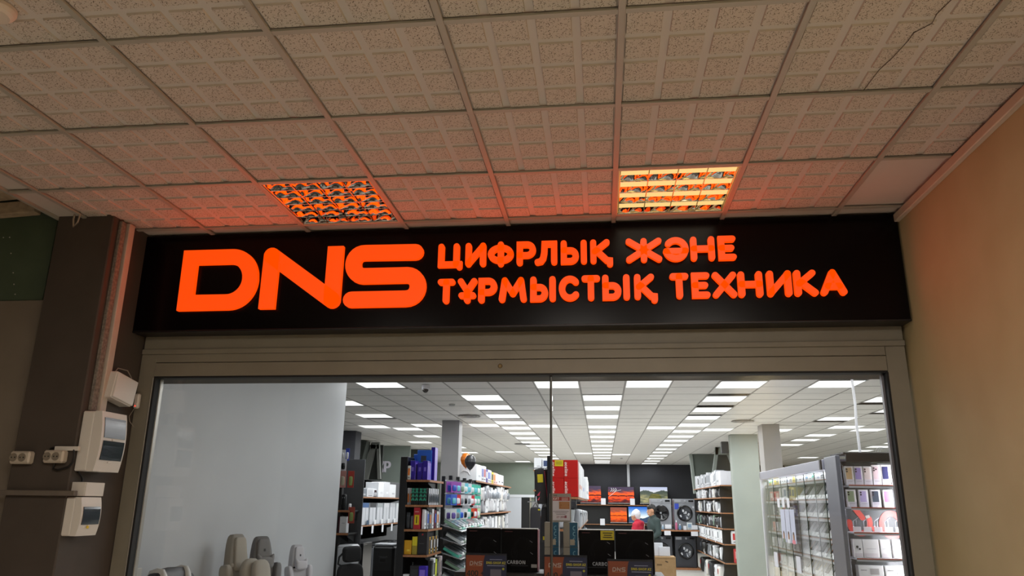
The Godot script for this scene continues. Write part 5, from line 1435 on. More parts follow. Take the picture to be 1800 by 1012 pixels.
func build_phone_cabinets():
	var fr := mat("cabinet frame", "74757f", 0.4, 0.3)
	var pale_fr := mat("cabinet pale frame", "9a9cab", 0.4, 0.2)
	var edge := painted("edge wood", "96623f", "ad7a52", 0.5, 8.0)
	var pane := glass("cabinet pane", "101414", 0.03)
	# the long glazed cabinet, running back from the near corner; its doors face -x
	var t := thing("display_cabinet", "long glazed display cabinet with a pale grey frame, running back from the tall phone cabinet", "cabinet", Vector3(2.0, 0, -7.0))
	part("header", box(Vector3(0.06, 0.095, 3.0), 0.003), pale_fr, t, Vector3(0.03, 2.138, 0))
	part("top", box(Vector3(0.42, 0.02, 3.0), 0.003), pale_fr, t, Vector3(0.24, 2.18, 0))
	part("back_panel", box(Vector3(0.02, 2.17, 3.0), 0.002), mat("cabinet back", "5f646c", 0.5), t, Vector3(0.44, 1.085, 0))
	part("end_panel", box(Vector3(0.42, 2.17, 0.02), 0.002), mat("cabinet white", "c9ccd2", 0.4), t, Vector3(0.22, 1.085, -1.49))
	part("corner_post", box(Vector3(0.06, 2.17, 0.05), 0.004), mat("cabinet white", "c9ccd2", 0.4), t, Vector3(0.03, 1.085, -1.49))
	part("black_cap", box(Vector3(0.012, 0.09, 0.05), 0.002), col("0c0c0e"), t, Vector3(-0.006, 2.14, 1.44))
	part("base", box(Vector3(0.42, 0.3, 3.0), 0.004), mat("cabinet white", "c9ccd2", 0.4), t, Vector3(0.23, 0.15, 0))
	var ys := [2.012, 1.822, 1.645, 1.455, 1.265, 1.075, 0.8]
	for i in 7:
		var sb := part("shelf", box(Vector3(0.36, 0.016, 2.96), 0.002), mat("cabinet white", "c9ccd2", 0.4), t, Vector3(0.24, ys[i] - 0.012, 0.0))
		part("price_rail", box(Vector3(0.008, 0.022, 2.96), 0.001), mat("cabinet white", "c9ccd2", 0.4), sb, Vector3(-0.185, -0.01, 0))
		part("wood_edge", box(Vector3(0.008, 0.008, 2.96), 0.001), edge, sb, Vector3(-0.185, 0.008, 0))
	for k in 8:
		part("glass_door", box(Vector3(0.006, 1.75, 0.362), 0.0), pane, t, Vector3(0.004 + 0.01 * (k % 2), 1.2, 1.3 - 0.37 * k))
		part("pane_edge", box(Vector3(0.008, 1.75, 0.006), 0.001), col("1e3833", 0.2), t, Vector3(0.004 + 0.01 * (k % 2), 1.2, 1.48 - 0.37 * k))
	area_light("unseen_cabinet_light", Vector3(2.08, 2.07, -7.0), Vector3(-PI / 2, 0, 0), Vector2(0.05, 2.8), "f4f7ff", 0.35)  # unseen lamp, placed to light the goods on the shelves
	part("lamp", box(Vector3(0.05, 0.012, 2.8), 0.002), glow("unseen cabinet lamp", "f4f7ff", 0.5), t, Vector3(0.09, 2.08, 0))
	var shelf_name := ["top", "second", "third", "fourth", "fifth", "sixth"]
	# cartons on the top shelf; tablets at the near half and cartons at the far half below
	row(stock(2.75, ["carton", "plain"], ["eceef2", "d9dadf", "e4e2dd", "d8dfe0", "eceef2", "d8c22a"], ["6f94b8", "2b2e33", "54c0a8", "7d848c"], 0.1, 0.17, 0.07, 0.1, 0.1), Vector3(2.12, 2.013, -5.6), Vector3.FORWARD, -PI / 2, "from near end, top shelf of the long cabinet", "cartons in the long cabinet, top shelf")
	var near_cols := [["eceef2", "2b2e33"], ["c4c6cc", "1c1e22"], ["d9dadf", "2b2e33"], ["e0a070", "3a3d42"], ["d8cf60", "eceef2"]]
	for r in range(1, 6):
		var c: Array = near_cols[r - 1]
		for k in 11:
			var second: String = ["2b2e33", "c4c6cc", "15171a"][k % 3]
			if r == 4 and k in [3, 4, 9]:
				second = ["e07a30", "c8702a", "b8a428"][k % 3]
			if r == 5 and k > 5 and k < 11:
				second = "c8b848"
			put("slant_set", 0.105, 0.14, 0.14, ["2b2e33", "d9dadf", "eceef2"][(k + r) % 3], second, Vector3(2.12, ys[r] + 0.001, -5.62 - 0.125 * k), -PI / 2, "slanted display handset, %s from near end, %s shelf of the long cabinet" % [ordinal(k), shelf_name[r]], "phone", "handsets in the long cabinet, %s shelf" % shelf_name[r])
		if r < 3:
			var far: Array = [[["carton", 0.13, 0.14, 0.1, "d8c22a", "1c1e22"], ["carton", 0.1, 0.15, 0.1, "d8c22a", "2b2e33"], ["plain", 0.12, 0.1, 0.1, "7d848c", "d9dadf"], ["carton", 0.14, 0.15, 0.1, "eceef2", "4f6a94"], ["plain", 0.12, 0.14, 0.1, "d9dadf", "c4c6cc"], ["plain", 0.1, 0.14, 0.1, "e4e2dd", "c4c6cc"], ["carton", 0.16, 0.11, 0.1, "b8262a", "d9b0a0"], ["carton", 0.16, 0.11, 0.1, "d88a84", "b8262a"], ["carton", 0.16, 0.11, 0.1, "d88a84", "e4e2dd"]], [["carton", 0.12, 0.12, 0.1, "3a2f7c", "d9dadf"], ["carton", 0.12, 0.1, 0.1, "eceef2", "1c1e22"], ["plain", 0.12, 0.11, 0.1, "d9dadf", "9aa4c8"], ["carton", 0.1, 0.1, 0.1, "1d6f60", "d9dadf"], ["carton", 0.1, 0.12, 0.1, "d9b0a0", "b8262a"], ["carton", 0.12, 0.12, 0.1, "6fc3d6", "d8c22a"], ["plain", 0.12, 0.12, 0.1, "d9dadf", "7d848c"], ["plain", 0.14, 0.13, 0.1, "3a3d42", "d9dadf"], ["plain", 0.14, 0.12, 0.1, "c4c6cc", "2b2e33"]]][r - 1]
			var it := []
			for q in far:
				it.append(q + ["%s carton" % WORDS.get(q[4], "reddish"), "box"])
			row(it, Vector3(2.12, ys[r] + 0.001, -6.99), Vector3.FORWARD, -PI / 2, "from the middle, %s shelf of the long cabinet" % shelf_name[r], "cartons in the long cabinet, %s shelf" % shelf_name[r])
		else:
			for k in 10:
				put("plain" if (k + r) % 3 else "slant_set", 0.12, 0.11, 0.12, ["eceef2", "d9dadf", "d88a84" if k > 7 else "d8dfe0"][k % 3], ["c4c6cc", "7d848c"][k % 2], Vector3(2.12, ys[r] + 0.001, -7.02 - 0.14 * k), -PI / 2, "small display item, %s from the middle, %s shelf of the long cabinet" % [ordinal(k), shelf_name[r]], "box", "far half of the long cabinet, %s shelf" % shelf_name[r])
	for k in 12:
		put("plain", 0.2, 0.15 + 0.03 * (k % 3), 0.12, ["c8b48a", "b9a67c"][k % 2], "eceef2", Vector3(2.13, 0.801, -5.65 - 0.24 * k), -PI / 2, "tan flat carton, %s from near end, lowest shelf of the long cabinet" % ordinal(k), "box", "tan cartons in the long cabinet")
	# advertising sheets taped inside the glass
	var sheet := col("c9cfe6", 0.4)
	for k in 3:
		var p := thing("advert_sheet", "pale lilac advert sheet with a portrait photo, %s on the long cabinet's glass" % ["nearest", "middle", "farthest"][k], "poster", Vector3(1.993, 1.36, -6.86 - 0.23 * k))
		part("sheet", box(Vector3(0.003, 0.36, 0.2), 0.0), sheet, p, Vector3(0, 0.18, 0))
		var st := begin()
		add_prism(st, arc(0, 0.07, 0.04, 0.052, 0, 360, 18), -0.001, 0.0, Transform3D(Basis(Vector3.UP, -PI / 2), Vector3(-0.0025, 0.0, 0)))
		part("hair_print", st.commit(), col("4c3528"), p)
		st = begin()
		add_prism(st, arc(0, 0.06, 0.026, 0.036, 0, 360, 16), -0.001, 0.0, Transform3D(Basis(Vector3.UP, -PI / 2), Vector3(-0.004, 0.0, 0)))
		part("face_print", st.commit(), col("b98d74"), p)
		part("shirt_print", box(Vector3(0.001, 0.04, 0.13), 0.0), col(["e07a8c", "d9dadf", "6a7a6a"][k]), p, Vector3(-0.004, 0.015, 0))
	for q in [[-6.75, 1.15, "folded white leaflet low on the long cabinet's glass"], [-7.85, 1.13, "pale leaflet at the far end of the long cabinet's glass"]]:
		solo("leaflet", box(Vector3(0.003, 0.17, 0.18), 0.0), col("dfe1ec", 0.4), Vector3(1.992, q[1], q[0]), q[2], "leaflet")
	for k in 3:
		solo("price_card", box(Vector3(0.004, 0.1, 0.11), 0.001), col("eceef6", 0.4), Vector3(1.99, 1.79, -6.98 - 0.24 * k), "white price card hanging at the long cabinet's second shelf, %s from the middle" % ordinal(k), "sign")
	# the tall cabinet that faces the entrance
	var c := thing("display_cabinet", "tall phone cabinet facing the entrance, dark header and red graphics inside", "cabinet", Vector3(2.34, 0, -5.02))
	part("header", box(Vector3(0.54, 0.082, 0.03), 0.003), mat("header black", "0d0809", 0.5), c, Vector3(0.03, 2.185, -0.1))
	part("top", box(Vector3(0.58, 0.015, 0.4), 0.002), mat("header black", "0d0809", 0.5), c, Vector3(0.03, 2.222, -0.29))
	part("corner_post", box(Vector3(0.04, 2.2, 0.37), 0.004), fr, c, Vector3(-0.315, 1.1, -0.265))
	part("back_panel", box(Vector3(0.56, 2.15, 0.02), 0.002), mat("cabinet dark", "34383a", 0.45), c, Vector3(0.04, 1.075, -0.44))
	part("side_panel", box(Vector3(0.012, 2.15, 0.34), 0.002), mat("cabinet dark", "34383a", 0.45), c, Vector3(0.32, 1.075, -0.27))
	part("side_glass", box(Vector3(0.006, 1.9, 0.3), 0.0), pane, c, Vector3(-0.275, 1.2, -0.28))
	part("front_glass", box(Vector3(0.55, 1.9, 0.006), 0.0), pane, c, Vector3(0.03, 1.2, -0.1))
	part("dark_bezel", box(Vector3(0.012, 0.16, 0.18), 0.006), col("101214", 0.3), c, Vector3(-0.268, 2.04, -0.22))
	var rd := col("b03a30", 0.4)
	var g := begin()
	add_stroke(g, arc(-0.08, 1.62, 0.09, 0.1, 180, 380, 14), 0.05, -0.428, -0.424)
	add_stroke(g, arc(0.2, 1.6, 0.085, 0.1, 0, 360, 20), 0.05, -0.428, -0.424)
	add_stroke(g, [Vector2(-0.15, 1.8), Vector2(-0.05, 1.66)], 0.05, -0.428, -0.424)
	add_stroke(g, [Vector2(0.28, 1.75), Vector2(0.28, 1.45)], 0.05, -0.428, -0.424)
	add_stroke(g, [Vector2(0.08, 2.1), Vector2(0.3, 2.1)], 0.07, -0.428, -0.424, false, false)
	add_stroke(g, arc(0.05, 1.56, 0.012, 0.012, 0, 360, 10), 0.03, -0.428, -0.424)
	part("red_graphic", g.commit(), rd, c)
	var sy := [1.945, 1.752, 1.54, 1.323, 1.0]
	for y in sy:
		var sb := part("shelf", box(Vector3(0.55, 0.012, 0.32), 0.002), mat("cabinet white", "c9ccd2", 0.4), c, Vector3(0.04, y - 0.008, -0.27))
		part("red_edge", box(Vector3(0.55, 0.01, 0.006), 0.001), col("b04a30", 0.4), sb, Vector3(0, 0.004, 0.162))
		part("price_rail", box(Vector3(0.55, 0.014, 0.005), 0.001), mat("cabinet white", "c9ccd2", 0.4), sb, Vector3(0, -0.01, 0.162))
	part("lamp", box(Vector3(0.008, 1.1, 0.008), 0.001), glow("unseen cabinet lamp", "f4f7ff", 0.5), c, Vector3(0.297, 1.58, -0.122))  # lamp out of view behind the shopfront frame, placed to light the goods
	area_light("unseen_cabinet_light", Vector3(2.63, 1.58, -5.16), Vector3(0, 0.9, 0), Vector2(0.012, 1.1), "f8f8ff", 0.9)
	var zz := -5.24
	var a := [["c9a97c", "tan", 2], ["a48fc8", "lilac", 2], ["d9c9c4", "pale blush", 2], ["d8c0c4", "blush with three lenses", 3], ["2c2e58", "navy", 0], ["e0642a", "orange", 3]]
	for i in 6:
		phone_box(Vector3(2.15 + 0.079 * i, 1.946, zz), 0.075, 0.165 if i < 3 else 0.178, a[i][0], a[i][2], "white phone box with a %s handset picture, tall cabinet's top shelf" % a[i][1])
	var b := [["8f9f7c", "sage green", 2], ["b3a4cc", "pale lilac", 2], ["3c4754", "slate", 2], ["d07c9c", "pink screen", 0], ["6f9ac8", "blue screen", 0]]
	for i in 5:
		phone_box(Vector3(2.145 + 0.106 * i, 1.753, zz), 0.082, 0.152, b[i][0], b[i][2], "white phone box with a %s handset picture, tall cabinet's second shelf" % b[i][1])
	for i in 5:
		var x := 2.16 + 0.09 * i
		var h := thing("phone_stand", "bent chrome phone stand without a phone, %s on the third shelf" % ordinal(i), "stand", Vector3(x, 1.541, zz))
		part("price_tag", box(Vector3(0.068, 0.044, 0.003), 0.001), col("d6d0d0"), h, Vector3(0, 0.022, 0.03))
		part("arm", tube([Vector3(-0.02, 0.0, 0), Vector3(-0.02, 0.09, 0), Vector3(0.03, 0.125, 0)], 0.0035, 6), mat("chrome wire", "b9bcc2", 0.25, 0.8), h)
		part("upright", tube([Vector3(0.012, 0.0, -0.01), Vector3(0.012, 0.1, -0.01)], 0.0025, 6), mat("chrome wire", "b9bcc2", 0.25, 0.8), h)
		if i == 1:
			part("hang_tag", box(Vector3(0.036, 0.024, 0.002), 0.0), col("dcdad2"), h, Vector3(0.02, 0.13, 0.004), Vector3(0, 0, 0.25))
	for i in 4:
		var q = [[2.15, 0.08, "with an upright lens print"], [2.262, 0.135, "wide, second"], [2.385, 0.085, "third from the left"], [2.49, 0.09, "rightmost"]][i]
		var h := thing("gadget_box", "white flat gadget box %s on the tall cabinet's fourth shelf" % q[2], "box", Vector3(q[0], 1.324, zz))
		part("body", box(Vector3(q[1], 0.155, 0.05), 0.002), col("d9d8d4"), h, Vector3(0, 0.0775, 0))
		part("price_tag", box(Vector3(q[1] * 0.8, 0.035, 0.002), 0.0), col("c9c2c2"), h, Vector3(0, 0.02, 0.027))
		part("text_line", box(Vector3(q[1] * 0.6, 0.003, 0.001), 0.0), col("9a9a98"), h, Vector3(0, 0.075, 0.0255))
		if i == 0:
			for k in 2:
				part("lens_print", lathe([Vector2(0, 0.001), Vector2(0.011 - 0.002 * k, 0.001), Vector2(0.011 - 0.002 * k, 0)], 14), col("1c1a1c"), h, Vector3(-0.004 + 0.02 * k, 0.09 - 0.018 * k, 0.0255), Vector3(PI / 2, 0, 0))
	for i in 2:
		var h := thing("gadget_box", "large white flat box with printed labels, %s of the two on the fifth shelf" % ["left", "right"][i], "box", Vector3(2.235 + 0.225 * i, 1.001, zz))
		part("body", box(Vector3(0.21, 0.26, 0.08), 0.003), col("dcdbd8"), h, Vector3(0, 0.13, 0))
		part("label_print", box(Vector3(0.075, 0.05, 0.001), 0.0), col("a8a4a2"), h, Vector3(0.03, 0.21, 0.0405))
		part("text_line", box(Vector3(0.05, 0.006, 0.001), 0.0), col("7c7a78"), h, Vector3(-0.06, 0.22, 0.0405))
		part("seam", box(Vector3(0.2, 0.002, 0.001), 0.0), col("b0aeac"), h, Vector3(0, 0.16, 0.0405))
	solo("cabinet_lock", box(Vector3(0.02, 0.05, 0.03), 0.004), col("141416"), Vector3(2.53, 1.36, -5.1), "small black lock handle on the tall phone cabinet's glass", "lock")
	solo("white_conduit", tube([Vector3(0.0, 0.0, 0), Vector3(-0.004, 0.3, 0), Vector3(0.006, 0.5, 0), Vector3(0.0, 0.8, 0), Vector3(-0.01, 1.06, 0)], 0.012, 10), col("dcdce0"), Vector3(2.37, 2.228, -5.55), "thin white cable conduit rising from the tall phone cabinet to the ceiling", "conduit")
	var loops := begin()
	for k in 3:
		var lp := []
		for m in 13:
			lp.append(Vector3(2.47 + 0.03 * k + 0.045 * cos(PI * m / 12.0), 2.232 + 0.055 * sin(PI * m / 12.0), -5.3 - 0.03 * k))
		add_tube(loops, lp, 0.0015, 5)
	solo("cable_loops", loops.commit(), col("a8aab0"), Vector3.ZERO, "loose loops of thin cable on top of the tall phone cabinet", "cable")

func phone_box(at: Vector3, w: float, h: float, hex: String, lenses: int, label: String):
	var t := thing("phone_box", label, "box", at)
	part("body", box(Vector3(w, h, 0.03), 0.002), col("dedbd8"), t, Vector3(0, h / 2, 0))
	part("handset_print", box(Vector3(w * 0.68, h * 0.64, 0.002), 0.001), col(hex, 0.3), t, Vector3(-w * 0.04, h * 0.6, 0.0155))
	part("price_tag", box(Vector3(w * 0.94, h * 0.3, 0.002), 0.0), col("cfcad0"), t, Vector3(0, h * 0.15, 0.019))
	part("text_line", box(Vector3(w * 0.6, 0.003, 0.001), 0.0), col("8c868c"), t, Vector3(0, h * 0.2, 0.0206))
	for k in lenses:
		part("lens_print", lathe([Vector2(0, 0.001), Vector2(0.0075, 0.001), Vector2(0.0075, 0)], 12), col("33202a", 0.2), t, Vector3(-w * 0.26 + (0.018 if k == 2 else 0.0), h * 0.84 - 0.02 * (k % 2) - (0.01 if k == 2 else 0.0), 0.0167), Vector3(PI / 2, 0, 0))

# ------------------------------------------------------------------ left corner

func build_left_corner():
	var blk := mat("shelf black", "1a1a1b", 0.5)
	var dark := painted("slate paint", "3a3b40", "404147", 0.7, 0.5)
	struct("column_4", box(Vector3(0.3, 3.3, 0.4), 0.004), dark, Vector3(-5.77, 1.65, -14.8))
	struct("wall_slat", box(Vector3(0.08, 2.2, 5.4), 0.004), painted("grey panel", "4a4c50", "515357", 0.6, 0.6), Vector3(-5.1, 1.1, -14.2))
	struct("wall_corner", box(Vector3(1.3, 3.3, 0.2), 0.004), painted("deep grey green", "3c413d", "424743", 0.75, 0.5), Vector3(-5.9, 1.65, -20.7))
	struct("wall_corner_pale", box(Vector3(2.2, 3.3, 0.1), 0.004), painted("pale grey green", "7f8984", "87918b", 0.75, 0.5), Vector3(-6.6, 1.65, -19.2))
	var lt := thing("wall_letters", "white letters on the grey-green wall beside the big A", "lettering", Vector3(-6.33, 2.70, -19.13))
	for c in 2:
		part("letter", lettering(["Х", "Р"][c], 0.31, 0.03, "Droid Sans", true), col("e6e2f0", 0.4), lt, Vector3(0.19 * c, 0, 0.02), Vector3.ZERO)
	# the big extruded A against the ceiling
	var a := thing("letter_frame", "giant dark and pale grey letter A standing between shelf and ceiling on the left", "decoration", Vector3(-6.1, 2.3, -17.5))
	var st := begin()
	add_prism(st, [Vector2(-0.52, 0), Vector2(-0.29, 0.97), Vector2(-0.04, 0.97), Vector2(-0.23, 0)], 0.0, 0.35)
	part("dark_leg", st.commit(), painted("deep grey green", "3c413d", "424743", 0.75, 0.5), a, Vector3(-0.02, 0, 0))
	st = begin()
	add_stroke(st, [Vector2(-0.16, 0.02), Vector2(0.02, 0.9)], 0.15, -0.1, 0.0, false, false)
	add_stroke(st, [Vector2(0.22, 0.02), Vector2(0.14, 0.9)], 0.075, -0.1, 0.0, false, false)
	add_stroke(st, [Vector2(-0.05, 0.88), Vector2(0.17, 0.88)], 0.17, -0.1, 0.0, false, false)
	part("pale_front", st.commit(), painted("pale letter", "7c7e7a", "848682", 0.7, 0.6), a)
	part("dark_infill", box(Vector3(0.4, 0.9, 0.04), 0.002), col("252926"), a, Vector3(0.06, 0.45, -0.12))
	# appliances and shelves along the slatted wall
	var t := thing("shelving_unit", "two-tier wooden-edged wall shelf of white cartons at the back left", "shelving", Vector3(-4.88, 0, -13.7))
	for y in [1.84, 1.305]:
		board(t, Vector3(0, y - 0.013, 0), 3.6, 0.36, PI / 2)
	part("back_panel", box(Vector3(0.02, 1.2, 3.8), 0.002), blk, t, Vector3(-0.19, 1.6, 0))
	row([["carton", 0.42, 0.3, 0.28, "eceef2", "a9b4d0", "white carton with blue picture", "box"], ["plain", 0.4, 0.15, 0.28, "7d848c", "d9dadf", "grey low appliance carton", "box"], ["carton", 0.45, 0.17, 0.28, "d9dadf", "c4c6cc", "pale printer carton", "box"], ["upright", 0.3, 0.17, 0.26, "c4c6cc", "1c1e22", "grey rounded appliance", "appliance"], ["plain", 0.4, 0.3, 0.28, "eceef2", "d9dadf", "white carton", "box"], ["plain", 0.45, 0.32, 0.28, "d9dadf", "eceef2", "pale carton", "box"], ["plain", 0.5, 0.28, 0.28, "eceef2", "c4c6cc", "white low carton", "box"]], Vector3(-4.87, 1.841, -12.0), Vector3.FORWARD, PI / 2, "on the upper wall shelf at the back left", "cartons on the upper wall shelf")
	var hd := ["3a3d42", "41669a", "3a3d42", "a9b0b4", "d9dadf", "c4c6cc", "d8dfe0"]
	for i in 7:
		var b := thing("carton", "tall white panel carton with a coloured top band, %s on the lower wall shelf" % ordinal(i), "box", Vector3(-4.85, 1.306, -12.35 - 0.5 * i), PI / 2)
		part("body", box(Vector3(0.4, 0.42, 0.22), 0.003), col("d3d6dc"), b, Vector3(0, 0.21, 0))
		part("top_band", box(Vector3(0.4, 0.09, 0.002), 0.0), col(hd[i]), b, Vector3(0, 0.375, 0.111))
		part("middle_line", box(Vector3(0.012, 0.32, 0.002), 0.0), col("8a8f98"), b, Vector3(0, 0.165, 0.111))
		part("small_card", box(Vector3(0.14, 0.09, 0.004), 0.001), col("3f5a74" if i == 1 else "eceef2"), b, Vector3(0.1, 0.045, 0.14))
	for k in 4:
		solo("price_card", box(Vector3(0.005, 0.15, 0.12), 0.001), col("eceef4"), Vector3(-4.688, 1.215, -12.5 - 0.72 * k), "white price card above the cookers at the back left, %s from the near end" % ordinal(k), "sign")
	for k in 4:
		var g := thing("cooker", "gas cooker at the back left, %s from the near end of the row" % ordinal(k), "cooker", Vector3(-4.78, 0, -13.05 - 0.58 * k), PI / 2)
		var cc: String = ["8d9096", "b9bcc2", "d3d5da", "9a9da3"][k]
		part("body", box(Vector3(0.56, 0.86, 0.55), 0.008), mat("cooker" + cc, cc, 0.35, 0.3), g, Vector3(0, 0.46, 0))
		part("oven_window", box(Vector3(0.4, 0.3, 0.008), 0.006), col("17181b", 0.15), g, Vector3(0, 0.45, 0.278))
		part("handle", tube([Vector3(-0.2, 0.66, 0.31), Vector3(0.2, 0.66, 0.31)], 0.012, 8), mat("washer trim", "a3a6ac", 0.3, 0.4), g)
		for m in 4:
			part("knob", lathe([Vector2(0, 0.03), Vector2(0.02, 0.03), Vector2(0.022, 0.0)], 12), col("26282c", 0.3), g, Vector3(-0.2 + 0.13 * m, 0.8, 0.275), Vector3(PI / 2, 0, 0))
		part("hob", box(Vector3(0.55, 0.02, 0.54), 0.004), col("2a2c30", 0.25), g, Vector3(0, 0.9, 0))
		for s in [-1, 1]:
			part("grate", tube([Vector3(s * 0.13 - 0.1, 0.93, -0.15), Vector3(s * 0.13 + 0.1, 0.93, -0.15), Vector3(s * 0.13 + 0.1, 0.93, 0.15), Vector3(s * 0.13 - 0.1, 0.93, 0.15), Vector3(s * 0.13 - 0.1, 0.93, -0.15)], 0.008, 6), col("1a1b1d"), g)
	var fz := thing("small_fridge", "glossy black small fridge at the near end of the cooker row", "fridge", Vector3(-4.75, 0, -12.35), 0.0)
	part("body", box(Vector3(0.5, 0.98, 0.55), 0.01), col("0b0b10", 0.2), fz, Vector3(0, 0.5, 0))
	part("top", box(Vector3(0.5, 0.02, 0.55), 0.004), col("25262a", 0.3), fz, Vector3(0, 1.0, 0))
	# the near end shelf peeping out behind the partition
	var n := thing("shelving_unit", "narrow black shelving peeping out behind the grey partition's end", "shelving", Vector3(-3.45, 0, -7.8))
	part("post", box(Vector3(0.06, 2.4, 0.08), 0.003), blk, n, Vector3(-0.03, 1.2, 0.14))
	part("back_panel", box(Vector3(0.34, 2.3, 0.02), 0.002), painted("grey panel", "4a4c50", "515357", 0.6, 0.6), n, Vector3(0.0, 1.15, -0.2))
	for y in [1.64, 1.36]:
		board(n, Vector3(0.05, y - 0.013, 0.0), 0.16, 0.4, 0.0)
	put("hang_pack", 0.07, 0.12, 0.03, "d9dadf", "c4c6cc", Vector3(-3.46, 2.28, -7.58), 0, "white hanging pack at the top of the narrow shelving behind the partition", "package")
	put("hang_pack", 0.05, 0.16, 0.03, "2f45b0", "d9dadf", Vector3(-3.4, 2.26, -7.6), 0, "blue hanging pack at the top of the narrow shelving behind the partition", "package")
	put("hang_pack", 0.08, 0.15, 0.04, "d9dadf", "15171a", Vector3(-3.44, 2.13, -7.58), 0, "white and black hanging pack, second row of the narrow shelving", "package")
	for i in 2:
		put("hang_pack", 0.085, 0.21, 0.03, ["c08a84", "a83c30"][i], ["b0a894", "8a9a5a"][i], Vector3(-3.43 + 0.1 * i, 1.92, -7.57 - 0.02 * i), 0, ["pale red hanging pack above the wooden shelf, left of the pair", "deep red hanging pack above the wooden shelf, right of the pair"][i], "package")
	put("hang_pack", 0.085, 0.2, 0.03, "a84838", "8a9a5a", Vector3(-3.3, 1.48, -7.62), 0, "red hanging pack beside the narrow shelving's lower shelf", "package")
	put("upright", 0.06, 0.2, 0.06, "1c1e22", "eceef2", Vector3(-3.43, 1.641, -7.68), 0, "black bottle-like gadget on the narrow shelving's upper shelf", "appliance")
	put("upright", 0.03, 0.08, 0.04, "eceef2", "d9dadf", Vector3(-3.34, 1.641, -7.66), 0, "small white gadget on the narrow shelving's upper shelf", "appliance")
	var lb := thing("carton", "white carton with a maroon side on the narrow shelving's lower shelf", "box", Vector3(-3.4, 1.361, -7.66))
	part("body", box(Vector3(0.09, 0.2, 0.1), 0.002), col("d9dade"), lb, Vector3(0, 0.1, 0))
	part("maroon_side", box(Vector3(0.02, 0.19, 0.098), 0.002), col("4c1428"), lb, Vector3(-0.052, 0.1, 0.001))
	part("text_line", box(Vector3(0.04, 0.005, 0.001), 0.0), col("8c8fa0"), lb, Vector3(0.005, 0.12, 0.0505))
	var dw := thing("drawer_unit", "white drawer unit under the narrow shelving behind the partition", "drawers", Vector3(-3.335, 0.0, -7.7))
	part("body", box(Vector3(0.2, 1.22, 0.3), 0.02), col("cfd2d8", 0.35), dw, Vector3(0, 0.61, 0))
	for k in 5:
		part("drawer_front", box(Vector3(0.18, 0.2, 0.01), 0.004), col("d9dce2", 0.35), dw, Vector3(0.005, 0.14 + 0.235 * k, 0.152))
	# loudspeaker and office chair
	var sp := thing("loudspeaker", "large black party loudspeaker with a carrying recess beside the end shelving", "speaker", Vector3(-2.93, 0, -8.05))
	part("cabinet", box(Vector3(0.285, 1.2, 0.3), 0.03), col("16171a", 0.55), sp, Vector3(0, 0.6, 0))
	part("top_panel", box(Vector3(0.26, 0.03, 0.27), 0.01), mat("washer trim", "a3a6ac", 0.3, 0.4), sp, Vector3(0, 1.21, 0))
	part("handle_plate", box(Vector3(0.11, 0.075, 0.008), 0.004), col("202125", 0.5), sp, Vector3(0.0, 1.03, 0.151))
	part("handle_recess", cushion(Vector3(0.08, 0.05, 0.02), 0.4, 16), col("050506"), sp, Vector3(0.0, 1.03, 0.155))
	part("grille", box(Vector3(0.24, 0.8, 0.01), 0.006), col("0e0e10", 0.8), sp, Vector3(0, 0.5, 0.151))
	var oc := thing("office_chair", "black office chair with a headrest beside the narrow shelving", "chair", Vector3(-3.14, 0, -7.3), 1.1)
	var fab := col("111215", 0.8)
	part("headrest", cushion(Vector3(0.28, 0.19, 0.09), 0.45), fab, oc, Vector3(0.0, 1.13, -0.02), Vector3(-0.1, 0, 0))
	part("headrest_arm", tube([Vector3(-0.1, 1.15, -0.06), Vector3(-0.16, 1.1, -0.07), Vector3(-0.16, 1.02, -0.08), Vector3(-0.08, 0.98, -0.06)], 0.012, 6), fab, oc)
	part("backrest", cushion(Vector3(0.42, 0.56, 0.08), 0.4), fab, oc, Vector3(0, 0.74, -0.02), Vector3(-0.06, 0, 0))
	part("seat", cushion(Vector3(0.48, 0.1, 0.46), 0.4), fab, oc, Vector3(0, 0.47, 0.22))
	for s in [-1, 1]:
		part("armrest", box(Vector3(0.06, 0.03, 0.25), 0.01), fab, oc, Vector3(s * 0.26, 0.66, 0.18))
	part("gas_column", lathe([Vector2(0.03, 0.08), Vector2(0.03, 0.42)], 12), fab, oc, Vector3(0, 0, 0.2))
	for k in 5:
		part("base_leg", tube([Vector3(0, 0.1, 0.2), Vector3(0.27 * cos(TAU * k / 5), 0.055, 0.2 + 0.27 * sin(TAU * k / 5))], 0.018, 6), fab, oc)
		part("castor", cushion(Vector3(0.05, 0.05, 0.05), 0.9, 10), fab, oc, Vector3(0.27 * cos(TAU * k / 5), 0.026, 0.2 + 0.27 * sin(TAU * k / 5)))

# ------------------------------------------------------------------ chairs along the partition

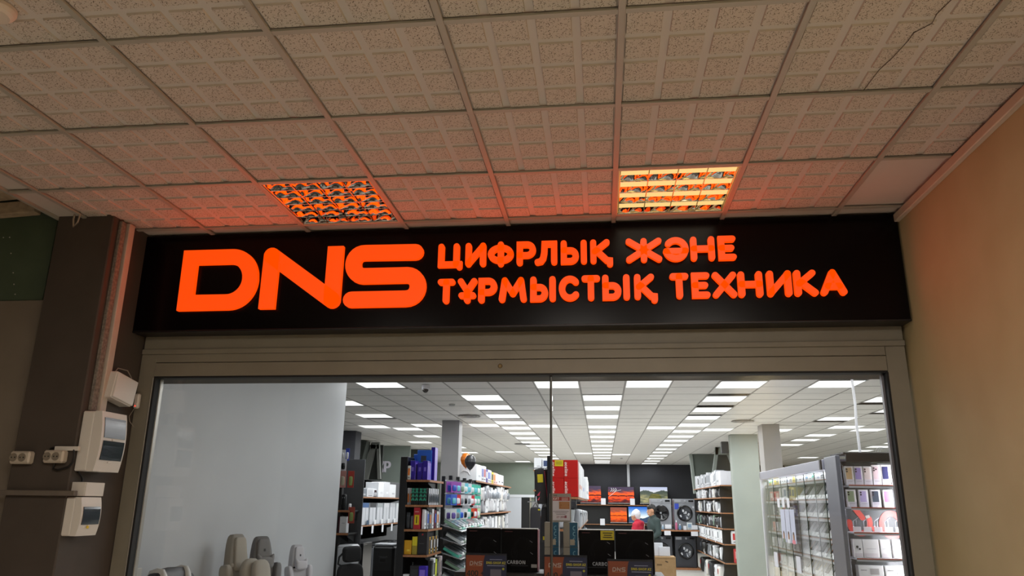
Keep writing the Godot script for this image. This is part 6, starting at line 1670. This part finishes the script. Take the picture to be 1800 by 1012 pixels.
func build_chairs():
	solo("display_plinth", box(Vector3(0.7, 0.62, 1.95), 0.01), col("8c8c8c"), Vector3(-2.95, 0.31, -4.7), "grey display plinth along the partition, carrying three small gaming chairs", "plinth")
	gaming_chair(Vector3(-2.97, 0.62, -4.05), 1.25, 0.635, "8f8a82", "a39d92", false, "cream gaming chair, largest and nearest, with pale lumbar and neck cushions")
	gaming_chair(Vector3(-2.98, 0.62, -4.47), 0.95, 0.61, "6b6a6a", "7b7a7a", true, "mid grey gaming chair with an eared neck cushion, behind the cream one")
	gaming_chair(Vector3(-2.98, 0.62, -5.3), 1.05, 0.53, "b3b2b6", "c0bfc4", true, "white gaming chair with an eared cushion and black strap, farthest along the partition")
	# the low black and white one in front
	var t := thing("gaming_chair", "low black gaming chair with white side bolsters, nearest the glass", "chair", Vector3(-2.93, 0.0, -3.1), PI / 2)
	part("backrest", cushion(Vector3(0.46, 0.8, 0.13), 0.4), col("23252e", 0.45), t, Vector3(0, 0.9, -0.12), Vector3(-0.12, 0, 0))
	for s in [-1, 1]:
		part("bolster", cushion(Vector3(0.06, 0.82, 0.17), 0.5), col("c9c8c4", 0.5), t, Vector3(s * 0.15, 0.895, -0.11), Vector3(-0.12, 0, 0))
		part("side_panel", cushion(Vector3(0.12, 0.74, 0.15), 0.5), col("111217", 0.5), t, Vector3(s * 0.215, 0.88, -0.11), Vector3(-0.12, 0, 0))
	part("seat", cushion(Vector3(0.5, 0.14, 0.5), 0.4), col("23252e", 0.45), t, Vector3(0, 0.45, 0.16))
	chair_base(t)

func chair_base(t: Node3D):
	var blk := col("15161a", 0.4)
	part("gas_column", lathe([Vector2(0.03, 0.07), Vector2(0.03, 0.4)], 12), blk, t, Vector3(0, 0, 0.12))
	for k in 5:
		var p := Vector3(0.28 * cos(TAU * k / 5), 0.06, 0.12 + 0.28 * sin(TAU * k / 5))
		part("base_leg", tube([Vector3(0, 0.09, 0.12), p], 0.02, 6), blk, t)
		part("castor", cushion(Vector3(0.055, 0.055, 0.055), 0.9, 10), blk, t, Vector3(p.x, 0.0285, p.z))

func gaming_chair(at: Vector3, turn: float, size: float, dark: String, pale: String, eared: bool, label: String):
	var t := thing("gaming_chair", label, "chair", at, turn)
	t.scale = Vector3.ONE * size
	var a := col(dark, 0.7)
	var b := col(pale, 0.75)
	var st: SurfaceTool
	# backrest: one padded shell, wide at the hips and tapering to a narrow head
	part("backrest", cushion(Vector3(0.52, 1.12, 0.17), 0.32, 24, 0.46), a, t, Vector3(0, 0.8, -0.16), Vector3(-0.14, 0, 0))
	part("head_panel", cushion(Vector3(0.23, 0.42, 0.07), 0.32, 18, 0.8), b, t, Vector3(0, 1.11, -0.135), Vector3(-0.14, 0, 0))
	for s in [-1, 1]:
		part("bolster", cushion(Vector3(0.11, 0.56, 0.18), 0.5), b, t, Vector3(s * 0.2, 0.72, -0.1), Vector3(-0.14, 0, s * -0.12))
		part("armrest", cushion(Vector3(0.08, 0.05, 0.26), 0.4), col("1a1b1e", 0.5), t, Vector3(s * 0.29, 0.66, 0.14))
		part("arm_post", box(Vector3(0.04, 0.2, 0.06), 0.01), col("1a1b1e", 0.5), t, Vector3(s * 0.28, 0.55, 0.14))
	part("seat", cushion(Vector3(0.52, 0.15, 0.52), 0.4), b, t, Vector3(0, 0.44, 0.14))
	part("lumbar_cushion", cushion(Vector3(0.34, 0.42, 0.16), 0.75) if not eared else cushion(Vector3(0.32, 0.26, 0.15), 0.55), b, t, Vector3(0, 0.86 if not eared else 0.68, 0.08 if not eared else 0.0), Vector3(-0.14, 0, 0))
	if eared:
		st = begin()
		add_cushion(st, Vector3(0, 1.0, -0.06), Vector3(0.25, 0.16, 0.1), 0.6, 20, Basis(Vector3.RIGHT, -0.14))
		for s in [-1, 1]:
			add_lathe(st, [Vector2(0.045, 0.0), Vector2(0.03, 0.05), Vector2(0.008, 0.085), Vector2(0.0, 0.088)], 12, Transform3D(Basis(Vector3.BACK, -s * 0.5), Vector3(s * 0.085, 1.04, -0.065)))
		st.generate_normals()
		part("neck_cushion", st.commit(), b, t)
		part("strap", box(Vector3(0.275, 0.025, 0.145), 0.01), col("141417"), t, Vector3(0, 0.955, -0.165), Vector3(-0.14, 0, 0))
		part("embroidery", box(Vector3(0.03, 0.035, 0.004), 0.001), col("33343a"), t, Vector3(0, 1.17, -0.108), Vector3(-0.14, 0, 0))
	else:
		part("neck_cushion", cushion(Vector3(0.3, 0.36, 0.12), 0.7), b, t, Vector3(0.05, 0.88, 0.2), Vector3(-0.2, 0, 0))
		part("strap", box(Vector3(0.29, 0.05, 0.155), 0.01), col("a8a298"), t, Vector3(0, 0.97, -0.185), Vector3(-0.14, 0, 0))
		part("white_ribbon", box(Vector3(0.05, 0.03, 0.004), 0.001), col("d6dade"), t, Vector3(0.0, 1.02, -0.105), Vector3(-0.14, 0, 0.3))
	chair_base(t)

# ------------------------------------------------------------------ odds and ends

func build_odds():
	# cardboard cartons with papers behind the rack
	for k in 3:
		var t := thing("cardboard_carton", "brown cardboard carton right of the headset boxes, %s of the stack" % ["lowest", "middle", "topmost"][k], "box", Vector3(0.745 - 0.008 * (k % 2), 0.357 * k, -9.1))
		part("body", box(Vector3(0.285, 0.355, 0.3), 0.004), painted("cardboard", "9c7c54", "a98a62", 0.8, 3.0), t, Vector3(0, 0.1775, 0))
		part("flap_seam", box(Vector3(0.28, 0.003, 0.002), 0.0), col("6d5436"), t, Vector3(0, 0.33, 0.1505))
		part("printed_mark", box(Vector3(0.04, 0.012, 0.001), 0.0), col("2c221a"), t, Vector3(0.02, 0.29, 0.1505), Vector3(0, 0, -0.3))
		part("text_print", box(Vector3(0.07, 0.022, 0.001), 0.0), col("705838"), t, Vector3(-0.08, 0.25, 0.1505))
		part("tape", box(Vector3(0.09, 0.03, 0.002), 0.0), col("d8c22a" if k == 1 else "8d6f48"), t, Vector3(-0.06, 0.34 if k == 1 else 0.02, 0.151))
	var pp := thing("paper_stack", "leaning white price sheets on top of the cardboard stack", "paper", Vector3(0.7, 1.07, -9.1))
	part("sheet", box(Vector3(0.14, 0.17, 0.05), 0.003), col("dadde4"), pp, Vector3(-0.04, 0.087, 0))
	part("sheet", box(Vector3(0.15, 0.12, 0.04), 0.003), col("d3d6de"), pp, Vector3(0.05, 0.062, 0.03))
	# balloons tied near the grey column
	for i in 2:
		var t := thing("balloon", ["orange balloon floating beside the grey column, left of the pair", "black balloon floating beside the grey column, right of the pair"][i], "balloon", [Vector3(-2.376, 2.429, -10.7), Vector3(-2.259, 2.384, -10.45)][i] - Vector3(0, 0.34, 0))
		t.scale = Vector3.ONE * 0.74
		part("skin", lathe([Vector2(0.006, 0.3), Vector2(0.05, 0.335), Vector2(0.1, 0.4), Vector2(0.128, 0.48), Vector2(0.12, 0.55), Vector2(0.085, 0.61), Vector2(0.04, 0.635), Vector2(0, 0.64)], 24), col(["d8741c", "2c2c30"][i], 0.3), t)
		part("knot", lathe([Vector2(0.0, 0.285), Vector2(0.014, 0.285), Vector2(0.006, 0.302)], 10), col(["b8600f", "1c1c20"][i], 0.4), t)
		part("string", tube([Vector3(0, 0.29, 0), Vector3(0.01, 0.18, 0), Vector3(-0.02, 0.06, 0.01)], 0.002, 5), col("c9c9c9"), t)
	solo("curved_tube", tube([Vector3(-0.1, 0, 0), Vector3(-0.09, 0.06, 0), Vector3(-0.03, 0.1, 0), Vector3(0.05, 0.08, 0), Vector3(0.08, 0.03, 0)], 0.012, 8), col("e6e6ea", 0.3), Vector3(-2.42, 2.18, -10.9), "curved white tube standing on the hook frame below the balloons", "lamp")  # plain bent white tube, it gives no light
	# ceiling gear
	var cam := thing("dome_camera", "white dome security camera on the shop ceiling near the entrance", "camera", Vector3(-2.46, CEIL - 0.002, -7.88))
	part("base", lathe([Vector2(0.055, 0.0), Vector2(0.055, -0.05), Vector2(0.045, -0.062), Vector2(0, -0.062)], 20), col("d6d6da", 0.4), cam)
	part("dome", cushion(Vector3(0.085, 0.08, 0.085), 1.0, 16), col("1a1a1e", 0.1), cam, Vector3(0, -0.066, 0.01))
	for q in [[-2.5, -11.6, "left of the centre, near the grey column"], [2.56, -12.5, "right of the centre, before the sage column"], [-2.2, -18.3, "far left, beyond the grey column"]]:
		var v := thing("ceiling_vent", "round grey air vent on the shop ceiling, " + q[2], "vent", Vector3(q[0], CEIL + 0.001, q[1]))
		for k in 3:
			part("ring", lathe([Vector2(0.07 + 0.055 * k, -0.004), Vector2(0.1 + 0.055 * k, -0.018), Vector2(0.105 + 0.055 * k, -0.014), Vector2(0.08 + 0.055 * k, 0.0)], 24), col("8a8886", 0.5), v)
	for q in [[-2.5, -9.95], [0.6, -24.6], [1.55, -24.8]]:
		solo("smoke_detector", lathe([Vector2(0, -0.03), Vector2(0.035, -0.03), Vector2(0.05, -0.012), Vector2(0.05, 0)], 18), col("b9b9bb", 0.5), Vector3(q[0], CEIL, q[1]), "small smoke detector on the shop ceiling, %s" % ("behind the dome camera" if q[1] > -12 else "left of the far pair" if q[0] < 1 else "right of the far pair"), "detector")
	var md := thing("motion_sensor", "small dark sensor on top of the partition's far end, under the frame", "sensor", Vector3(-3.33, 3.27, -7.05))
	part("case", box(Vector3(0.12, 0.03, 0.06), 0.006), col("4a4844"), md)
	part("lens", cushion(Vector3(0.03, 0.025, 0.03), 1.0, 10), col("161616", 0.2), md, Vector3(0.05, -0.015, 0.02))
	var wb := thing("wall_socket_box", "white surface socket box low on the partition beside the left frame", "socket", Vector3(-3.29, 1.253, -2.981) - Vector3(0, 0.07, 0), PI / 2)
	part("case", box(Vector3(0.17, 0.14, 0.05), 0.004), col("cfcdc6", 0.45), wb, Vector3(0, 0.04, 0))
	part("wire", tube([Vector3(-0.01, 0.09, 0), Vector3(0.0, 0.4, -0.005), Vector3(0.03, 0.9, -0.01)], 0.003, 5), col("cfcdc6", 0.45), wb)
	part("screw", cushion(Vector3(0.006, 0.006, 0.006), 1.0, 8), col("55534e"), wb, Vector3(0.03, 0.055, 0.026))

# ------------------------------------------------------------------ people

# bones: [from, to, radius there, radius here]; smooth union of tapered capsules meshed as surface nets
func flesh(bones: Array, cell: float, blend := 0.03) -> ArrayMesh:
	var lo := Vector3.INF
	var hi := -Vector3.INF
	for b in bones:
		for k in 2:
			var r: float = b[2 + k] + blend + cell * 2
			lo = lo.min(b[k] - Vector3.ONE * r)
			hi = hi.max(b[k] + Vector3.ONE * r)
	var n := Vector3i(((hi - lo) / cell).ceil()) + Vector3i.ONE
	var f := PackedFloat32Array()
	f.resize(n.x * n.y * n.z)
	f.fill(1.0)
	for b in bones:
		var a: Vector3 = b[0]
		var d: Vector3 = b[1] - a
		var ra: float = b[2]
		var rb: float = b[3]
		var reach := maxf(ra, rb) + blend + cell * 2
		var c0 := Vector3i(((a.min(b[1]) - Vector3.ONE * reach - lo) / cell).floor()).clamp(Vector3i.ZERO, n - Vector3i.ONE)
		var c1 := Vector3i(((a.max(b[1]) + Vector3.ONE * reach - lo) / cell).ceil()).clamp(Vector3i.ZERO, n - Vector3i.ONE)
		var dd := maxf(d.length_squared(), 1e-9)
		for z in range(c0.z, c1.z + 1):
			for y in range(c0.y, c1.y + 1):
				var at := (z * n.y + y) * n.x
				for x in range(c0.x, c1.x + 1):
					var p := lo + Vector3(x, y, z) * cell
					var t := clampf((p - a).dot(d) / dd, 0.0, 1.0)
					var v := p.distance_to(a + d * t) - lerpf(ra, rb, t)
					var o := f[at + x]
					var h := maxf(blend - absf(o - v), 0.0) / blend
					f[at + x] = minf(o, v) - h * h * blend * 0.25
	var ids := PackedInt32Array()
	ids.resize(f.size())
	ids.fill(-1)
	var pts := PackedVector3Array()
	for z in n.z - 1:
		for y in n.y - 1:
			for x in n.x - 1:
				var sum := Vector3.ZERO
				var cnt := 0
				var inside := 0
				var val := []
				for k in 8:
					var v := f[((z + (k >> 2)) * n.y + y + ((k >> 1) & 1)) * n.x + x + (k & 1)]
					val.append(v)
					if v < 0.0:
						inside += 1
				if inside == 0 or inside == 8:
					continue
				for e in [[0, 1], [2, 3], [4, 5], [6, 7], [0, 2], [1, 3], [4, 6], [5, 7], [0, 4], [1, 5], [2, 6], [3, 7]]:
					var va: float = val[e[0]]
					var vb: float = val[e[1]]
					if (va < 0.0) != (vb < 0.0):
						var pa := Vector3(e[0] & 1, (e[0] >> 1) & 1, e[0] >> 2)
						var pb := Vector3(e[1] & 1, (e[1] >> 1) & 1, e[1] >> 2)
						sum += pa.lerp(pb, va / (va - vb))
						cnt += 1
				ids[(z * n.y + y) * n.x + x] = pts.size()
				pts.append(lo + (Vector3(x, y, z) + sum / cnt) * cell)
	var idx := PackedInt32Array()
	var ax := [Vector3i(1, 0, 0), Vector3i(0, 1, 0), Vector3i(0, 0, 1)]
	for z in range(1, n.z - 1):
		for y in range(1, n.y - 1):
			for x in range(1, n.x - 1):
				var v0 := f[(z * n.y + y) * n.x + x]
				for k in 3:
					var q: Vector3i = Vector3i(x, y, z) + ax[k]
					var v1 := f[(q.z * n.y + q.y) * n.x + q.x]
					if (v0 < 0.0) == (v1 < 0.0):
						continue
					var u: Vector3i = ax[(k + 1) % 3]
					var w: Vector3i = ax[(k + 2) % 3]
					var c := []
					for s in [[0, 0], [1, 0], [1, 1], [0, 1]]:
						var g: Vector3i = Vector3i(x, y, z) - u * s[0] - w * s[1]
						c.append(ids[(g.z * n.y + g.y) * n.x + g.x])
					var order := [0, 2, 1, 0, 3, 2] if v0 < 0.0 else [0, 1, 2, 0, 2, 3]
					for m in order:
						idx.append(c[m])
	var nor := PackedVector3Array()
	nor.resize(pts.size())
	for i in range(0, idx.size(), 3):
		var fn := (pts[idx[i + 2]] - pts[idx[i]]).cross(pts[idx[i + 1]] - pts[idx[i]])
		for k in 3:
			nor[idx[i + k]] += fn
	for i in nor.size():
		nor[i] = nor[i].normalized()
	var arr := []
	arr.resize(Mesh.ARRAY_MAX)
	arr[Mesh.ARRAY_VERTEX] = pts
	arr[Mesh.ARRAY_NORMAL] = nor
	arr[Mesh.ARRAY_INDEX] = idx
	var am := ArrayMesh.new()
	am.add_surface_from_arrays(Mesh.PRIMITIVE_TRIANGLES, arr)
	return am

func bone(a: Vector3, b: Vector3, ra: float, rb: float) -> Array:
	return [a, b, ra, rb]

# a hand: palm from the wrist along «along», fingers slightly curled towards «curl», thumb on the side «side»
func hand_bones(wrist: Vector3, along: Vector3, curl: Vector3, side: Vector3) -> Array:
	var o := []
	for k in 4:
		var s := side * (0.028 - 0.0185 * k)
		var base := wrist + along * 0.085 + s
		o.append(bone(wrist + along * 0.01 + s * 0.7, base, 0.013, 0.011))
		var ln: float = [0.066, 0.075, 0.07, 0.054][k]
		var m := base + (along * 0.9 + curl * 0.25).normalized() * ln * 0.5
		var e := m + (along * 0.6 + curl * 0.75).normalized() * ln * 0.5
		o.append(bone(base, m, 0.0095, 0.0085))
		o.append(bone(m, e, 0.0085, 0.007))
	var tb := wrist + along * 0.03 + side * 0.03
	var tm := tb + (along * 0.6 + side * 0.7 + curl * 0.2).normalized() * 0.035
	o.append(bone(wrist + along * 0.012 + side * 0.015, tb, 0.014, 0.012))
	o.append(bone(tb, tm, 0.0115, 0.0095))
	o.append(bone(tm, tm + (along * 0.85 + curl * 0.3).normalized() * 0.03, 0.0095, 0.008))
	return o

# a standing figure that faces +z, feet at y = 0; height about 1.74 m before scaling
func figure(called_label: String, at: Vector3, turn: float, scale_by: float, top_hex: String, legs_hex: String, hair_hex: String, hat: bool, bent: float):
	var t := thing("person", called_label, "person", at, turn)
	var k := scale_by
	var V := func(x: float, y: float, z: float) -> Vector3: return Vector3(x, y, z) * k
	var hip := 0.9
	var neck := Vector3(0, 1.44, 0.0)
	var head := Vector3(0, 1.615, 0.035 + bent)
	var torso := [bone(V.call(-0.06, hip + 0.04, 0), V.call(0.06, hip + 0.04, 0), 0.13, 0.13), bone(V.call(0, hip, -0.01), V.call(0, 1.12, 0.0), 0.125, 0.12), bone(V.call(-0.07, 1.27, -0.01), V.call(0.07, 1.27, -0.01), 0.125, 0.125), bone(V.call(0, 1.1, 0), V.call(0, 1.32, 0), 0.12, 0.12), bone(V.call(-0.155, 1.385, -0.01), V.call(0.155, 1.385, -0.01), 0.065, 0.065)]
	var legs := []
	var arms := []
	var wrists := []
	for s in [-1.0, 1.0]:
		legs += [bone(V.call(s * 0.09, hip, 0), V.call(s * 0.1, 0.49, 0.015), 0.09, 0.058), bone(V.call(s * 0.1, 0.49, 0.015), V.call(s * 0.105, 0.1, -0.015), 0.055, 0.04), bone(V.call(s * 0.105, 0.06, -0.03), V.call(s * 0.115, 0.045, 0.13), 0.043, 0.034)]
		var el: Vector3 = V.call(s * 0.245, 1.11, -0.01)
		var wr: Vector3 = V.call(s * 0.2, 0.97, 0.19)
		arms += [bone(V.call(s * 0.185, 1.37, -0.01), el, 0.058, 0.046), bone(el, wr, 0.044, 0.03)]
		wrists.append([wr, s])
	var head_b := [bone(neck * k + V.call(0, -0.04, 0), V.call(0, 1.53, 0.02 + bent), 0.058, 0.054), bone(head * k + V.call(0, 0.035, -0.012), head * k + V.call(0, 0.02, 0.008), 0.093, 0.088), bone(head * k + V.call(0, -0.05, 0.035), head * k + V.call(0, -0.075, 0.05), 0.06, 0.045), bone(head * k + V.call(0, 0.005, 0.092), head * k + V.call(0, -0.03, 0.112), 0.012, 0.015), bone(head * k + V.call(-0.016, -0.065, 0.094), head * k + V.call(0.016, -0.065, 0.094), 0.01, 0.01)]
	for s in [-1.0, 1.0]:
		head_b.append(bone(head * k + V.call(s * 0.09, 0.012, -0.005), head * k + V.call(s * 0.094, -0.03, 0.0), 0.016, 0.012))
	var st := begin()
	st.append_from(flesh(torso + legs + arms, 0.017 * k), 0, Transform3D())
	st.append_from(flesh(head_b, 0.008, 0.02), 0, Transform3D())
	for w in wrists:
		st.append_from(flesh(hand_bones(w[0], Vector3(-w[1] * 0.2, -0.1, 1.0).normalized(), Vector3.DOWN, Vector3(-w[1], 0.1, 0.0).normalized()), 0.0045, 0.008), 0, Transform3D())
	part("body", st.commit(), mat("skin", "b98a6c", 0.55), t)
	# eyes and brows
	for s in [-1.0, 1.0]:
		part("eye", cushion(Vector3(0.026, 0.014, 0.01), 1.0, 10), col("1c1614", 0.2), t, head * k + V.call(s * 0.034, 0.012, 0.092))
	# clothing over the body
	var g := 0.016
	var fat := func(list: Array) -> Array:
		var o := []
		for b in list:
			o.append([b[0], b[1], b[2] + g, b[3] + g])
		return o
	var jacket: Array = fat.call(torso + [arms[0], arms[1], arms[2], arms[3]])
	for b in [jacket[-1], jacket[-3]]:
		b[1] = b[0].lerp(b[1], 0.9)
	jacket.append(bone(V.call(0, 1.42, -0.005), V.call(0, 1.47, 0.005), 0.075, 0.078))
	if hat:
		jacket.append(bone(V.call(-0.07, 1.43, -0.09), V.call(0.07, 1.43, -0.09), 0.06, 0.06))
		jacket.append(bone(V.call(0, 1.4, -0.12), V.call(0, 1.33, -0.13), 0.05, 0.03))
	part("jacket", flesh(jacket, 0.016 * k, 0.035), painted("cloth" + top_hex, top_hex, top_hex, 0.85, 4.0), t)
	part("trousers", flesh(fat.call(legs.filter(func(b): return b[0].y > 0.2 * k) + [torso[0]]), 0.017 * k), col(legs_hex, 0.85), t)
	for s in [0, 1]:
		part("shoe", flesh(fat.call([legs[2 + 3 * s]]), 0.012), col("17181a", 0.5), t)
	if hat:
		part("cap", flesh([bone(head * k + V.call(0, 0.055, -0.02), head * k + V.call(0, 0.045, 0.0), 0.105, 0.1), bone(head * k + V.call(0, 0.12, -0.03), head * k + V.call(0, 0.1, -0.04), 0.05, 0.06), bone(head * k + V.call(0, -0.05, -0.075), head * k + V.call(0, 0.0, -0.06), 0.05, 0.07)], 0.01, 0.03), col(hair_hex, 0.9), t)
		part("bag_strap", tube([V.call(-0.13, 1.45, 0.06), V.call(-0.08, 1.4, -0.16), V.call(0.05, 1.2, -0.165), V.call(0.16, 1.03, -0.1)], 0.012, 6), col("c9b8a8"), t)
	else:
		part("hair", flesh([bone(head * k + V.call(0, 0.07, -0.02), head * k + V.call(0, 0.06, 0.02), 0.092, 0.082), bone(head * k + V.call(-0.05, 0.04, -0.045), head * k + V.call(0.05, 0.04, -0.045), 0.062, 0.062), bone(head * k + V.call(0, -0.03, -0.07), head * k + V.call(0, 0.02, -0.06), 0.045, 0.065), bone(head * k + V.call(-0.04, 0.09, 0.06), head * k + V.call(0.04, 0.09, 0.06), 0.03, 0.03)], 0.009, 0.025), col(hair_hex, 0.6), t)

func build_people():
	figure("man with short black hair in a dark green jacket, standing before the washing machines", Vector3(1.12, 0, -17.0), -1.2, 1.0, "2f3d3c", "1f2226", "12100f", false, 0.01)
	figure("person in a white cap and red hooded jacket, seen from behind beside the man", Vector3(0.76, 0, -17.35), -2.0, 0.92, "b01c34", "262a38", "d3d2d8", true, 0.02)
